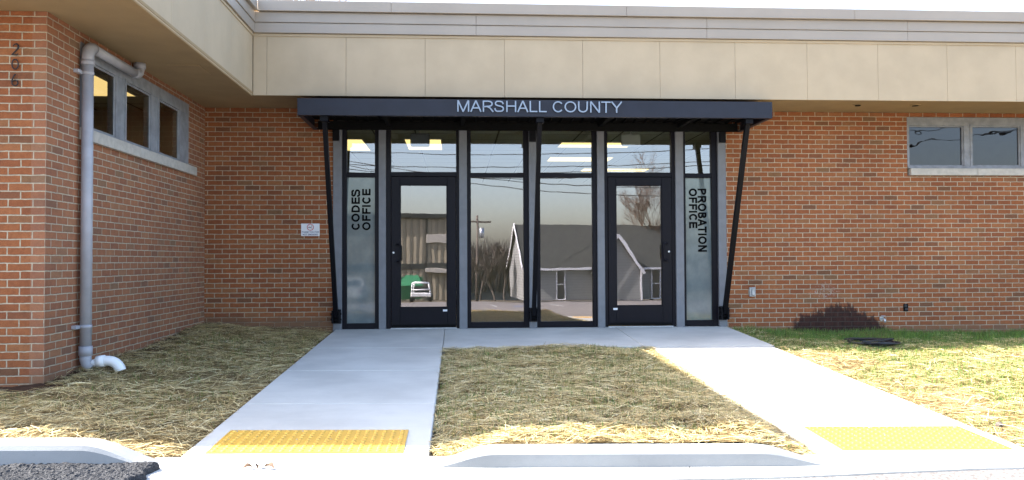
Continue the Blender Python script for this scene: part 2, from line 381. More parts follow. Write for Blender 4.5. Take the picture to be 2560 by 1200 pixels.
ADV = dict(M=1.163, A=.93, R=1.008, S=.93, H=1.008, L=.777, C=1.008, O=1.086, U=1.008, N=1.008, T=.853, Y=.93, D=1.008, E=.93, F=.853, I=.388, P=.93, B=.93, G=1.086, K=.93)
def glyph(ch, t):
    """plain grotesque capitals as stroke centre lines, cap height 1, stroke width t"""
    w = ADV[ch]; h = t/2; l = .1+h; r = w-.08-h
    def arc(cx, cy, rx, ry, a0, a1, n=16): return [(cx+rx*math.cos(R(a0+(a1-a0)*k/n)), cy+ry*math.sin(R(a0+(a1-a0)*k/n))) for k in range(n+1)]
    c = w/2
    if ch == 'M': return [[(l, 0), (l, 1)], [(r, 0), (r, 1)], [(l+.02, 1), (c, .0)], [(c, .0), (r-.02, 1)]]
    if ch == 'A': return [[(h*.9, 0), (c, 1.0)], [(c, 1.0), (w-h*.9, 0)], [(.21*w, .34), (.79*w, .34)]]
    if ch == 'H': return [[(l, 0), (l, 1)], [(r, 0), (r, 1)], [(l+h, .53), (r-h, .53)]]
    if ch == 'L': return [[(l, 1), (l, h), (w-.04, h)]]
    if ch == 'T': return [[(.03, 1-h), (w-.03, 1-h)], [(c, 1-t), (c, 0)]]
    if ch == 'E': return [[(w-.06, 1-h), (l, 1-h), (l, h), (w-.04, h)], [(l+h, .52), (w-.09, .52)]]
    if ch == 'F': return [[(w-.03, 1-h), (l, 1-h), (l, 0)], [(l+h, .50), (w-.1, .50)]]
    if ch == 'I': return [[(c, 0), (c, 1)]]
    if ch == 'N': return [[(l, 0), (l, 1)], [(r, 0), (r, 1)], [(l, 1), (r, 0)]]
    if ch == 'Y': return [[(h*.7, 1), (c, .42)], [(w-h*.7, 1), (c, .42)], [(c, .44), (c, 0)]]
    if ch == 'U': return [[(l, 1)]+arc(c, .36, c-l, .36-h, 180, 360)+[(r, 1)]]
    if ch == 'O': return [arc(c, .5, c-.05-h, .5-h, 90, 450, 32)]
    if ch == 'C': return [arc(c+.02, .5, c-.06-h, .5-h, 38, 322, 28)]
    if ch == 'G': return [arc(c+.02, .5, c-.06-h, .5-h, 38, 345, 28)+[(w-.1-h, .46), (c, .46)]]
    if ch == 'K': return [[(l, 0), (l, 1)], [(l+h, .36), (w-.1, 1)], [(l+.16, .5), (w-h, 0)]]
    if ch == 'D': return [[(l, h), (l, 1-h), (c-.05, 1-h)]+arc(c-.05, .5, r-c+.07, .5-h, 90, -90, 18)+[(l, h)]]
    if ch == 'P': return [[(l, 0), (l, 1-h), (c+.05, 1-h)]+arc(c+.05, .715-h*.1, r-c-.03, .285-h*.9, 90, -90, 12)+[(l, .43)]]
    if ch == 'B': return [[(l, h), (l, 1-h), (c, 1-h)]+arc(c, .76-h*.2, r-c-.03, .24-h*.8, 90, -90, 12)+[(l+h, .52)], [(c, .52)]+arc(c+.02, .26+h*.3, r-c, .26-h*.7, 90, -90, 12)+[(l, h)]]
    if ch == 'R': return [[(l, 0), (l, 1-h), (c+.08, 1-h)]+arc(c+.08, .725-h*.1, r-c-.08, .275-h*.9, 90, -90, 12)+[(l, .45)], [(c+.0, .45), (c+.2, .34), (w-h*.8, 0)]]
    if ch == 'S':
        P = [(.83, .70), (.77, .86), (.62, .945-h*.2), (.46, 1-h), (.28, .955-h*.3), (.17, .84), (.165, .70), (.26, .60), (.48, .535), (.70, .475), (.83, .38), (.845, .24), (.77, .115), (.62, .06), (.47, h), (.28, .06), (.15, .16), (.105, .33)]
        out = []
        for k in range(len(P)-1):
            p0, p1, p2, p3 = P[max(k-1, 0)], P[k], P[k+1], P[min(k+2, len(P)-1)]
            for q in range(3):
                u = q/3; out.append(tuple(w*(.5*(2*p1[d]+(p2[d]-p0[d])*u+(2*p0[d]-5*p1[d]+4*p2[d]-p3[d])*u*u+(3*p1[d]-p0[d]-3*p2[d]+p3[d])*u**3)) if d == 0 else (.5*(2*p1[d]+(p2[d]-p0[d])*u+(2*p0[d]-5*p1[d]+4*p2[d]-p3[d])*u*u+(3*p1[d]-p0[d]-3*p2[d]+p3[d])*u**3)) for d in (0, 1)))
        return [out+[(P[-1][0]*w, P[-1][1])]]
def ribbon(m, pts, t, y, depth, f):
    pts = [p for k, p in enumerate(pts) if k == 0 or math.dist(p, pts[k-1]) > 1e-5]
    h = t/2; n = len(pts); closed = math.dist(pts[0], pts[-1]) < 1e-6; L_, R_ = [], []
    for k in range(n):
        a = pts[k-1] if k else (pts[-2] if closed else None); b = pts[k+1] if k < n-1 else (pts[1] if closed else None); p = pts[k]
        ds = []
        if a: d = (p[0]-a[0], p[1]-a[1]); q = math.hypot(*d); ds.append((d[0]/q, d[1]/q))
        if b: d = (b[0]-p[0], b[1]-p[1]); q = math.hypot(*d); ds.append((d[0]/q, d[1]/q))
        nx = -sum(d[1] for d in ds); ny = sum(d[0] for d in ds); q = math.hypot(nx, ny) or 1; nx /= q; ny /= q
        k_ = 1/max(.5, nx*-ds[0][1]+ny*ds[0][0]); L_.append((p[0]+nx*h*k_, p[1]+ny*h*k_)); R_.append((p[0]-nx*h*k_, p[1]-ny*h*k_))
    yf_ = y-depth
    for k in range(n-1):
        a, b, c_, d_ = L_[k], L_[k+1], R_[k+1], R_[k]
        A, B_, C_, D_ = f(*a), f(*b), f(*c_), f(*d_)
        m.quad((A[0], yf_, A[1]), (D_[0], yf_, D_[1]), (C_[0], yf_, C_[1]), (B_[0], yf_, B_[1]))
        for p, q in ((A, B_), (C_, D_)): m.quad((p[0], yf_, p[1]), (q[0], yf_, q[1]), (q[0], y, q[1]), (p[0], y, p[1]))
    for p, q in ((f(*R_[0]), f(*L_[0])), (f(*L_[-1]), f(*R_[-1]))): m.quad((p[0], yf_, p[1]), (q[0], yf_, q[1]), (q[0], y, q[1]), (p[0], y, p[1]))
def text(name, mat, parent, body, x0, x1, z0, z1, y, depth=.01, rot=0, t=.128):
    """capitals stretched into the rectangle x0..x1, z0..z1 on plane Y=y; rot 90 reads upward, -90 downward"""
    tot = sum(.388 if c == ' ' else ADV[c] for c in body); e0 = .08; S_ = []; u = 0; k = 0
    for ch in body:
        if ch != ' ':
            for st in glyph(ch, t): S_.append([(px+u, pz) for px, pz in st])
        u += .388 if ch == ' ' else ADV[ch]
    lo = e0; hi = tot-.05
    def f(a, b):
        a = (a-lo)/(hi-lo)
        if rot == 0: return (x0+a*(x1-x0), z0+b*(z1-z0))
        if rot == 90: return (x1-b*(x1-x0), z0+a*(z1-z0))
        return (x0+b*(x1-x0), z1-a*(z1-z0))
    m = MB()
    for k, st in enumerate(S_): ribbon(m, st, t, y, depth+.00018*(k % 4), f)
    return m.build(name, mat, parent)

# ------------------------------------------------------------------ terrain functions
def sst(t): t = np.clip(t, 0, 1); return t*t*(3-2*t)
def W(x, y): return -.002*x + y*(.0413+.0022*x)
def G(x, y): return W(x, -6.45)+(y+6.45)*.06
def P0(x, y): return -.306-.0146*np.clip(x-.6, -6, 6)*np.clip(1+(y+6.95)/6, 0, 1)+.041*(y+6.95)
_g = rng.random((64, 64))
def vn(x, y, s):
    x = np.asarray(x, float)*s+13.7; y = np.asarray(y, float)*s+27.3
    xi = np.floor(x).astype(int); yi = np.floor(y).astype(int); fx = sst(x-xi); fy = sst(y-yi)
    a = _g[xi % 64, yi % 64]; b = _g[(xi+1) % 64, yi % 64]; c = _g[xi % 64, (yi+1) % 64]; d = _g[(xi+1) % 64, (yi+1) % 64]
    return a*(1-fx)*(1-fy)+b*fx*(1-fy)+c*(1-fx)*fy+d*fx*fy
X1a, X1b, X2a, X2b, YL, YF = -1.70, -.178, 2.33, 3.80, -1.80, -6.45
def on_slab(x, y, m=0.0):
    s = ((x > X1a-m) & (x < X1b+m) & (y < .2)) | ((x > X2a-m) & (x < X2b+m) & (y < .2)) | ((x > X1a) & (x < X2b) & (y > YL-m))
    return s & (y > YF-.5)
def L0(x, y):
    x = np.asarray(x, float); y = np.asarray(y, float)
    # left lawn
    s = np.clip((X1a-.02-x)/1.78, 0, 1); zw = W(X1a, y)-.03; wall = np.maximum(.11+y*.041, -.098)
    ex = 1-.62*sst((-y-3.5)/2.6); left = zw+(wall-zw)*sst(s)**ex
    # middle lawn
    e = np.minimum(x-X1b, X2a-x); zc = -.10-.085*np.clip((-y-1.8)/4.75, 0, 1); ze = W(x, y)-.03
    mid = ze+(zc-ze)*sst(e/.5)
    # right lawn
    s = np.clip((x-X2b)/1.3, 0, 1); zf = -.115-.19*np.clip(-y/6.5, 0, 1)**1.1; zr = W(X2b, y)-.03
    rt = zr+(zf-zr)*sst(s)
    return np.where(x < X1a, left, np.where(x > X2b, rt, mid))
def LN(x, y):
    n = (vn(x, y, 1.7)-.5)*.045+(vn(x, y, 5.3)-.5)*.035+(vn(x+9, y, 13)-.5)*.018
    edge = np.minimum.reduce([np.abs(x-X1a), np.abs(x-X1b), np.abs(x-X2a), np.abs(x-X2b)])
    return n*np.clip(edge/.3, .25, 1)
def L(x, y):
    x = np.asarray(x, float); y = np.asarray(y, float)
    z = L0(x, y)+LN(x, y)*np.where(y < -6.2, .4, 1)
    # hollow of bare soil by the wing corner and by the pipe outlet
    z = z-.05*np.exp(-(((x+3.75)/.35)**2+((y+4.62)/.16)**2))-.06*np.exp(-(((x+3.02)/.10)**2+((y+3.80)/.10)**2))
    return np.where(on_slab(x, y), W(x, y)-.16, z)

def grid_obj(name, xs, ys, zf, mat, kind='structure', smooth=True):
    X, Y = np.meshgrid(xs, ys); Z = zf(X, Y); nx, ny = len(xs), len(ys)
    me = bpy.data.meshes.new(name); co = np.stack([X, Y, Z], -1).reshape(-1, 3)
    idx = np.arange(nx*ny).reshape(ny, nx); q = np.stack([idx[:-1, :-1], idx[:-1, 1:], idx[1:, 1:], idx[1:, :-1]], -1).reshape(-1)
    nf = (nx-1)*(ny-1); me.vertices.add(len(co)); me.vertices.foreach_set('co', co.ravel()); me.loops.add(len(q)); me.loops.foreach_set('vertex_index', q)
    me.polygons.add(nf); me.polygons.foreach_set('loop_start', np.arange(nf)*4); me.polygons.foreach_set('loop_total', np.full(nf, 4))
    me.polygons.foreach_set('use_smooth', np.full(nf, smooth)); me.update(calc_edges=True); me.validate()
    o = link_mesh(name, me, mat, None, (0, 0, 0)); o['kind'] = kind; return o

# ------------------------------------------------------------------ ground
grid_obj('soil', np.arange(-9, 12.01, .045), np.arange(-6.525, .16, .045), L, MT['soil'])
fy = np.array([-600, -300, -150, -90, -70, -55, -45, -41, 14, 60, 200, 600.])
def far(x, y): return np.where(y < -20, np.maximum(P0(x, y), -2.75)-.03, -.45)
ys = np.concatenate([np.array([-600, -300, -150, -90, -66, -60, -50, -41, -30, -20.1, -15, -11, -8, -7.2]), np.array([-3, 0, 12, 60, 200, 600])])
grid_obj('ground', np.array([-600, -200, -60, -20, -8, 0, 8, 20, 60, 200, 600.]), ys, lambda x, y: np.where(y < -7, np.maximum(P0(x, y), -2.75)-.06, -.5), MT['far_ground'])
xs = np.concatenate([[-60, -30, -15], np.arange(-9, 12.01, .5), [20, 40, 70]])
grid_obj('parking_lot', xs, np.concatenate([np.arange(-42, -12, 3), np.arange(-12, -6.9, .4), [-6.86, -6.5]]), lambda x, y: P0(x, y)+.004*0, MT['asph_old'])
# raggedly laid light asphalt edge is the gutter's own outline: gutter slab
m = MB(); gx = np.arange(-9, 12.01, .12)
def gedge(x): return -6.94-.012*vn(x, 0, 3.1)-.012*vn(x, 5, 9)+.20*sst((x-1.2)/2.6)
for a, b in zip(gx[:-1], gx[1:]):
    e0, e1 = gedge(a), gedge(b)
    m.quad((a, e0, G(a, e0)+.012), (b, e1, G(b, e1)+.012), (b, YF, G(b, YF)+.0), (a, YF, G(a, YF)+.0), True)
    m.quad((a, e0, G(a, e0)-.05), (b, e1, G(b, e1)-.05), (b, e1, G(b, e1)+.012), (a, e0, G(a, e0)+.012))
o = m.build('gutter', MT['conc']); o['kind'] = 'structure'

# walkway slabs
def slab(m, x0, x1, y0, y1, nx=1):
    b = .007; g = .0025; x0 += g; x1 -= g; y0 += g; y1 -= g; D = .13
    c = [(x0, y0), (x1, y0), (x1, y1), (x0, y1)]; ci = [(x0+b, y0+b), (x1-b, y0+b), (x1-b, y1-b), (x0+b, y1-b)]
    m.poly([(x, y, W(x, y)) for x, y in ci])
    for k in range(4):
        a, d = c[k], c[(k+1) % 4]; ai, di = ci[k], ci[(k+1) % 4]
        m.quad((*a, W(*a)-b), (*d, W(*d)-b), (*di, W(*di)), (*ai, W(*ai)))
        m.quad((*a, W(*a)-D), (*d, W(*d)-D), (*d, W(*d)-b), (*a, W(*a)-b))
m = MB()
for y0, y1 in ((-1.80, .12), (-3.35, -1.80), (-4.9, -3.35), (-6.45, -4.9)): slab(m, X1a, X1b, y0, y1)
slab(m, X1b, X2a-.09, YL, .12)
for y0, y1 in ((-1.80, .12), (-3.35, -1.80), (-4.9, -3.35), (-6.45, -4.9)):
    slab(m, X2a-.09 if y1 > 0 else X2a, X2b+(.05 if y1 > 0 else 0), y0, y1)
o = m.build('walkway', MT['conc']); o['kind'] = 'structure'

def kerb(name, xa, xb, ta, tb, h, ramp0, ramp1):
    m = MB(); xs = np.linspace(xa, xb, int((xb-xa)/.04)+2); prof = []
    for x in xs:
        k = 1.0
        if ramp0: k = min(k, float(sst((x-xa)/ta)))
        if ramp1: k = min(k, float(sst((xb-x)/tb)))
        H = max(.002, h*k); z0 = float(G(x, -6.62)); sk = .03*(1-k)
        s = [(-6.53+sk*.3, z0-.08), (-6.53+sk*.3, z0+H-.006), (-6.545, z0+H), (-6.655, z0+H-.004), (-6.685, z0+H*.93-.004), (-6.70, z0+H*.75-.004), (-6.715, z0-.05)]
        prof.append([(x, y, z) for y, z in s])
    for a, b in zip(prof[:-1], prof[1:]):
        for i in range(len(a)-1): m.quad(a[i+1], a[i], b[i], b[i+1], 2 <= i <= 4)
    o = m.build(name, MT['kerb']); o['kind'] = 'structure'; return o
kerb('kerb', -9, -1.69, .1, .50, .15, False, True)
kerb('kerb', -.20, 2.34, .42, .50, .105, True, True)

# fresh asphalt, lumpy, laid against the left kerb
xs = np.concatenate([np.arange(-9, -3.2, .05), np.arange(-3.2, -1.58, .009)]); ys_ = np.concatenate([np.arange(-7.9, -7.05, .03), np.arange(-7.05, -6.69, .009)])
def fresh(x, y):
    edge = -1.66-.06*(vn(y, x*0, 4)-.3)-.05*vn(y, 3+x*0, 14)+.25*(y+6.75)*.6
    k = sst((edge-x)/.05); z = G(-2.0, -6.7)+.034+.012*np.clip(-(x+2), 0, 2)+.03*(y+6.7)+(vn(x, y, 4)-.5)*.010+(vn(x, y+3, 45)-.5)*.010+(rng.random(x.shape)-.5)*.009
    z = z+.005*np.exp(-((edge-x-.1)/.08)**2)+.02*vn(x, y, 11)*np.exp(-((y+6.73)/.04)**2)
    return np.where(k > 0, z*k+(P0(x, y)-.08)*(1-k), P0(x, y)-.08)
grid_obj('fresh_asphalt', xs, ys_, fresh, MT['asph_new'], smooth=False)

# ------------------------------------------------------------------ straw and grass
def blades(name, px, py, pz, ln, wd, yawa, tilt, bend, mat, twist=None):
    n = len(px); d = np.stack([np.cos(yawa)*np.cos(tilt), np.sin(yawa)*np.cos(tilt), np.sin(tilt)], 1)
    side = np.stack([-np.sin(yawa), np.cos(yawa), np.zeros(n)], 1)
    if twist is not None:
        upv = np.cross(d, side); side = side*np.cos(twist)[:, None]+upv*np.sin(twist)[:, None]
    p0 = np.stack([px, py, pz], 1); nm = np.stack([-np.sin(yawa), np.cos(yawa), np.zeros(n)], 1)
    s = side*wd[:, None]/2
    pm = p0+d*ln[:, None]*.5+nm*bend[:, None]*.5+np.array([0, 0, 1])*np.abs(bend[:, None])*.35
    p1 = p0+d*ln[:, None]+nm*bend[:, None]*0
    co = np.stack([p0-s, p0+s, pm-s, pm+s, p1-s*.6, p1+s*.6], 1).reshape(-1, 3)
    b = np.arange(n)[:, None]*6; q = np.concatenate([b+np.array([0, 1, 3, 2]), b+np.array([2, 3, 5, 4])], 1).reshape(-1)
    nf = n*2; me = bpy.data.meshes.new(name); me.vertices.add(len(co)); me.vertices.foreach_set('co', co.ravel())
    me.loops.add(len(q)); me.loops.foreach_set('vertex_index', q.astype(np.int32)); me.polygons.add(nf)
    me.polygons.foreach_set('loop_start', np.arange(nf)*4); me.polygons.foreach_set('loop_total', np.full(nf, 4)); me.update(calc_edges=True)
    return link_mesh(name, me, mat, None, (0, 0, 0))
def scatter(n, x0, x1, y0, y1): return rng.uniform(x0, x1, n), rng.uniform(y0, y1, n)
def lawn_mask(x, y, m=.0):
    inwing = (x < -3.48) & (y > -4.43)
    return ~on_slab(x, y, -m) & ~inwing & (y < -.005) & (y > -6.56)
PX, PY = [], []
for n, a in ((62000, (-5.2, -1.66, -6.55, 0)), (58000, (-.2, 2.36, -6.55, -1.78)), (70000, (3.76, 10.5, -6.55, 0))):
    x, y = scatter(n, *a); k = lawn_mask(x, y, .018); PX.append(x[k]); PY.append(y[k])
x = np.concatenate(PX); y = np.concatenate(PY)
dens = vn(x, y, 2.1)*.5+vn(x+5, y, 6.5)*.5
thin = np.where((x > 4.2) & (y > -1.1), .52, 0)+.30
bare = (np.exp(-(((x+3.95)/.62)**2+((y+4.62)/.27)**2)) > .33) | (np.exp(-(((x+3.0)/.12)**2+((y+3.80)/.10)**2)) > .4)
k = (dens+rng.random(len(x))*.40 > thin+.16) & ~bare; x, y = x[k], y[k]; n = len(x)
flow = (vn(x, y, .9)-.5)*3.4+(vn(x+20, y, 3)-.5)*2.2
ya = flow+rng.normal(0, .75, n)+np.where(rng.random(n) < .5, math.pi, 0)
ln = rng.gamma(5, .022, n).clip(.03, .26); wd = rng.uniform(.0018, .0040, n)
tl = rng.normal(.0, .13, n)+np.where(rng.random(n) < .05, rng.uniform(0, .6, n), 0)
cx = x-np.cos(ya)*ln/2; cy = y-np.sin(ya)*ln/2
# keep blades off the concrete and walls
ex, ey = cx+np.cos(ya)*ln, cy+np.sin(ya)*ln
ok = lawn_mask(cx, cy, .02+.03*rng.random(n)) & lawn_mask(ex, ey, .02+.03*rng.random(n))
cx, cy, ya, ln, wd, tl, x, y = [q[ok] for q in (cx, cy, ya, ln, wd, tl, x, y)]; n = len(cx)
z = L0(x, y)+LN(x, y)+rng.uniform(.002, .034, n)*(.4+1.1*vn(x, y, 7))-np.sin(tl)*ln/2
st = blades('straw', cx, cy, z, ln, wd, ya, tl, rng.normal(0, .10, n)*ln, MT['straw'], rng.uniform(-.7, .7, n)); st['kind'] = 'stuff'
st['label'] = 'dry golden straw mulch scattered over the lawns beside the walkways'

GX, GY = [], []
for nn, a, f in ((16000, (-.16, 2.30, -6.5, -1.9), .62), (9000, (-5, -1.72, -6.5, -.5), .66), (95000, (3.82, 9.5, -6.5, -.03), 0)):
    x, y = scatter(nn, *a); v = vn(x+3, y+8, .9)*.6+vn(x, y, 3.3)*.4
    if f: keep = v+rng.random(nn)*.35 > f+.05
    else:
        b = np.where(y > -.75, .04, np.where(y > -2.2, .22, .40)); b = b+np.where(x < 4.6, .16, 0)-np.where((x > 6.3) & (y > -1.3), .25, 0)
        keep = v+rng.random(nn)*.25 > b+.12
    keep &= lawn_mask(x, y, 0) & (np.exp(-(((x+3.95)/.62)**2+((y+4.62)/.27)**2)) < .3); GX.append(x[keep]); GY.append(y[keep])
x = np.concatenate(GX); y = np.concatenate(GY); n = len(x)
h = rng.uniform(.025, .07, n)*np.where((x > 4) & (y > -1.2), 1.15, 1)
gs = blades('grass', x, y, L0(x, y)+LN(x, y)-.004, h, rng.uniform(.0016, .0034, n), rng.uniform(0, 6.28, n), rng.uniform(1.0, 1.5, n), rng.normal(0, .15, n)*h, MT['grass'])
gs['kind'] = 'stuff'; gs['label'] = 'young green grass blades sprouting through the straw'

# ------------------------------------------------------------------ the building
B = thing('office_building', (0, 0, 0), 'single-storey brick office building with cream fascia, grey roof trim and glass entrance', 'building')
wall_holes(0, 0, .12, -3.48, -1.728, -.3, 3.09, []).build('brick_wall', MT['brick_left'], B)
wall_holes(0, 0, .12, 3.855, 14, -.4, 3.09, [(6.57, 9.25, 2.165, 3.03)]).build('brick_wall', MT['brick_facade'], B)
wall_holes(0, 0, .12, -1.728, 3.855, 2.865, 3.09, []).build('header_panel', MT['gap'], B)
wall_holes(1, -3.48, -.12, -4.42, -.001, -.4, 3.09, [(-3.80, -.69, 2.10, 3.005)]).build('brick_wall', MT['brick_wing_side'], B)
wall_holes(0, -4.42, .12, -9, -3.6, -.5, 3.09, []).build('brick_wall', MT['brick_wing_front'], B)
# ragged top-of-wall mortar strip where the soffit meets the brick
m = MB()
m.box(-2.60, 14, -.95+.1, .12, 3.092, 3.12); m.box(-9, -2.60, -5.2, .1, 3.092, 3.12)
m.build('soffit', MT['soffit'], B)
m = MB(); m.box(-2.665, -2.608, -5.16, -.95, 3.066, 3.0915, .004); m.box(-2.74, -2.668, -5.16, -.86, 3.078, 3.0915, .003)
m.build('soffit_trim', MT['soffit'], B)
# fascia panels with open joints
jx = [-2.6, -2.427, -1.425, -.41, .618, 1.648, 2.676, 3.689, 4.671, 5.648, 6.614, 7.585, 8.56, 9.54, 10.5, 11.5, 12.5, 13.5]
m = MB()
for a, b in zip(jx[:-1], jx[1:]): m.box(a+.0014, b-.0014, -.95, -.925, 3.078, 3.845, .002)
for k in range(5): m.box(-2.63, -2.605, max(-5.16, -.9525-k-.998), -.9525-k, 3.078, 3.845, .002)
m.build('fascia', MT['cream'], B)
m = MB(); m.box(-2.598, 14, -.924, -.86, 3.085, 4.2); m.box(-2.70, -2.632, -5.16, -.925, 3.085, 4.2); m.build('fascia_backing', MT['soffit'], B)
m = MB(); m.box(-2.60, 14, -.962, -.951, 3.838, 3.872, .002); m.box(-2.604, -2.593, -5.16, -.963, 3.838, 3.872, .002); m.build('fascia_trim', MT['cream'], B)
# metal bands and coping
m = MB(); S1 = [-2.58, .25, 3.3, 6.05, 9.1, 12, 14]
for a, b in zip(S1[:-1], S1[1:]):
    for (z0, z1, y0) in ((3.876, 4.006, -.985), (4.010, 4.142, -.992)):
        m.box(a+.0015, b-.0015, y0, -.925, z0, z1, .003)
        m.box(a+.0015, b-.0015, y0-.006, y0-.0005, z0, z0+.012, .002)
for a, b in ((-4.0, -.965), (-5.16, -4.003)):
    for (z0, z1, x0) in ((3.876, 4.006, -2.575), (4.010, 4.142, -2.568)):
        m.box(-2.63, x0, a, b, z0, z1, .003); m.box(x0+.0005, x0+.006, a, b, z0, z0+.012, .002)
m.build('roof_band', MT['metal'], B)
m = MB(); S2 = [-2.53, -.84, 2.22, 5.3, 8.35, 11.4, 14]
for a, b in zip(S2[:-1], S2[1:]):
    m.box(a+.0012, b-.0012, -1.03, -.70, 4.146, 4.285, .004); m.box(a+.0012, b-.0012, -1.038, -1.0305, 4.146, 4.160, .002)
for a, b in ((-3.2, -1.04), (-5.24, -3.203)):
    m.box(-2.86, -2.53, a, b, 4.146, 4.285, .004); m.box(-2.5295, -2.522, a, b, 4.146, 4.160, .002)
m.box(-9, -2.87, -5.24, -4.9, 4.146, 4.285, .004)
m.build('coping', MT['metal'], B)
m = MB(); m.box(-9, 14, -.69, 12, 4.10, 4.16); m.box(-9, -2.88, -4.89, -.70, 4.10, 4.16); m.box(-9, -2.72, -5.16, -5.06, 3.09, 4.14)
m.build('roof', MT['soffit'], B)
m = MB(); m.box(13.88, 14, .13, 12, -.5, 4.09); m.box(-9, -8.88, -4.3, 12, -.5, 4.09); m.box(-8.87, 13.87, 11.88, 12, -.5, 4.09); m.build('rear_wall', MT['brick_facade'], B)
# interior
m = MB(); m.quad((-3.3, 8.2, 0), (-3.3, 8.2, 2.9), (5.2, 8.2, 2.9), (5.2, 8.2, 0)); m.quad((-3.3, .13, 0), (-3.3, .13, 2.9), (-3.3, 8.2, 2.9), (-3.3, 8.2, 0)); m.quad((5.2, .13, 0), (5.2, .13, 2.9), (5.2, 8.2, 2.9), (5.2, 8.2, 0))
m.quad((-1.1, 2.9, 2.9), (-1.1, 8.2, 2.9), (-1.1, 8.2, 0), (-1.1, 2.9, 0))
m.box(-3.3, -1.75, .125, .16, 0, 2.86); m.box(3.87, 5.2, .125, .16, 0, 2.86)
m.build('interior_wall', MT['inwall'], B)
MB().quad((-3.3, .125, 2.84), (5.2, .125, 2.84), (5.2, 8.2, 2.84), (-3.3, 8.2, 2.84)).build('interior_ceiling', MT['ceil'], B)
MB().quad((-3.3, .13, -.005), (5.2, .13, -.005), (5.2, 8.2, -.02), (-3.3, 8.2, -.02)).build('interior_floor', MT['infloor'], B)
m = MB(); m.quad((-8, -4.2, 3.02), (-3.61, -4.2, 3.02), (-3.61, -.1, 3.02), (-8, -.1, 3.02)); m.build('interior_ceiling', MT['ceil'], B)
m = MB(); m.quad((-6.4, -4.2, 0), (-6.4, -4.2, 3.02), (-6.4, -.1, 3.02), (-6.4, -.1, 0)); m.quad((-6.4, -.12, 0), (-6.4, -.12, 3.02), (-3.61, -.12, 3.02), (-3.61, -.12, 0)); m.quad((-6.4, -4.2, 0), (-6.4, -4.2, 3.02), (-3.61, -4.2, 3.02), (-3.61, -4.2, 0))
m.build('interior_wall', MT['inwall'], B)
m = MB(); m.quad((5.3, 2.5, 0), (5.3, 2.5, 3.05), (12, 2.5, 3.05), (12, 2.5, 0)); m.quad((5.3, .13, 3.05), (12, .13, 3.05), (12, 2.5, 3.05), (5.3, 2.5, 3.05)); m.build('interior_wall', MT['inwall'], B)

# storefront posts
ZT = 2.86
for a, b in ((-1.728, -1.606), (-1.097, -.997), (.025, .137), (1.011, 1.119), (1.986, 2.09), (3.118, 3.234), (3.738, 3.855)):
    zb = float(W((a+b)/2, 0))
    MB().box(a, b, -.025, .115, zb-.02, ZT, .004).build('post', MT['post'], B)
def frame_unit(a, b, panes, fl=.055, fr=.055, lower='glass', z_mid=(2.13, 2.195), mids=True):
    zb = .004; wf = thing('storefront_window', ((a+b)/2, .04, zb), None, None, parent=B)
    m = MB(); y0, y1 = .018, .098
    m.box(a+.001, a+fl, y0, y1, zb, ZT, .003); m.box(b-fr, b-.001, y0, y1, zb, ZT, .003)
    m.box(a+fl, b-fr, y0+.002, y1, zb, .085, .003); m.box(a+fl, b-fr, y0+.002, y1, z_mid[0], z_mid[1], .003); m.box(a+fl, b-fr, y0+.002, y1, 2.815, ZT, .003)
    m.build('frame', MT['bronze'], wf)
    e = .004
    m = MB(); m.quad((a+fl-e, .058, .08), (b-fr+e, .058, .08), (b-fr+e, .058, z_mid[0]+e), (a+fl-e, .058, z_mid[0]+e)); m.build('pane', MT[lower], wf)
    m = MB(); m.quad((a+fl-e, .058, z_mid[1]-e), (b-fr+e, .058, z_mid[1]-e), (b-fr+e, .058, 2.82), (a+fl-e, .058, 2.82)); m.build('pane', MT['glass'], wf)
    return wf
s1 = frame_unit(-1.606, -1.097, None, .062, .056, 'frost')
frame_unit(.137, 1.011, None, .055, .074)
frame_unit(1.119, 1.986, None, .056, .063)
s2 = frame_unit(3.234, 3.738, None, .040, .084, 'frost')
s1['label'] = 'narrow sidelight window with CODES OFFICE lettering'; s2['label'] = 'narrow sidelight window with PROBATION OFFICE lettering'
text('lettering', MT['black'], s1, 'CODES', -1.482, -1.366, 1.39, 1.958, .0555, .003, 90, .215)
text('lettering', MT['black'], s1, 'OFFICE', -1.334, -1.216, 1.39, 1.968, .0555, .003, 90, .215)
text('lettering', MT['black'], s2, 'PROBATION', 3.462, 3.588, 1.062, 1.978, .0555, .003, -90, .215)
text('lettering', MT['black'], s2, 'OFFICE', 3.332, 3.452, 1.405, 1.975, .0555, .003, -90, .215)

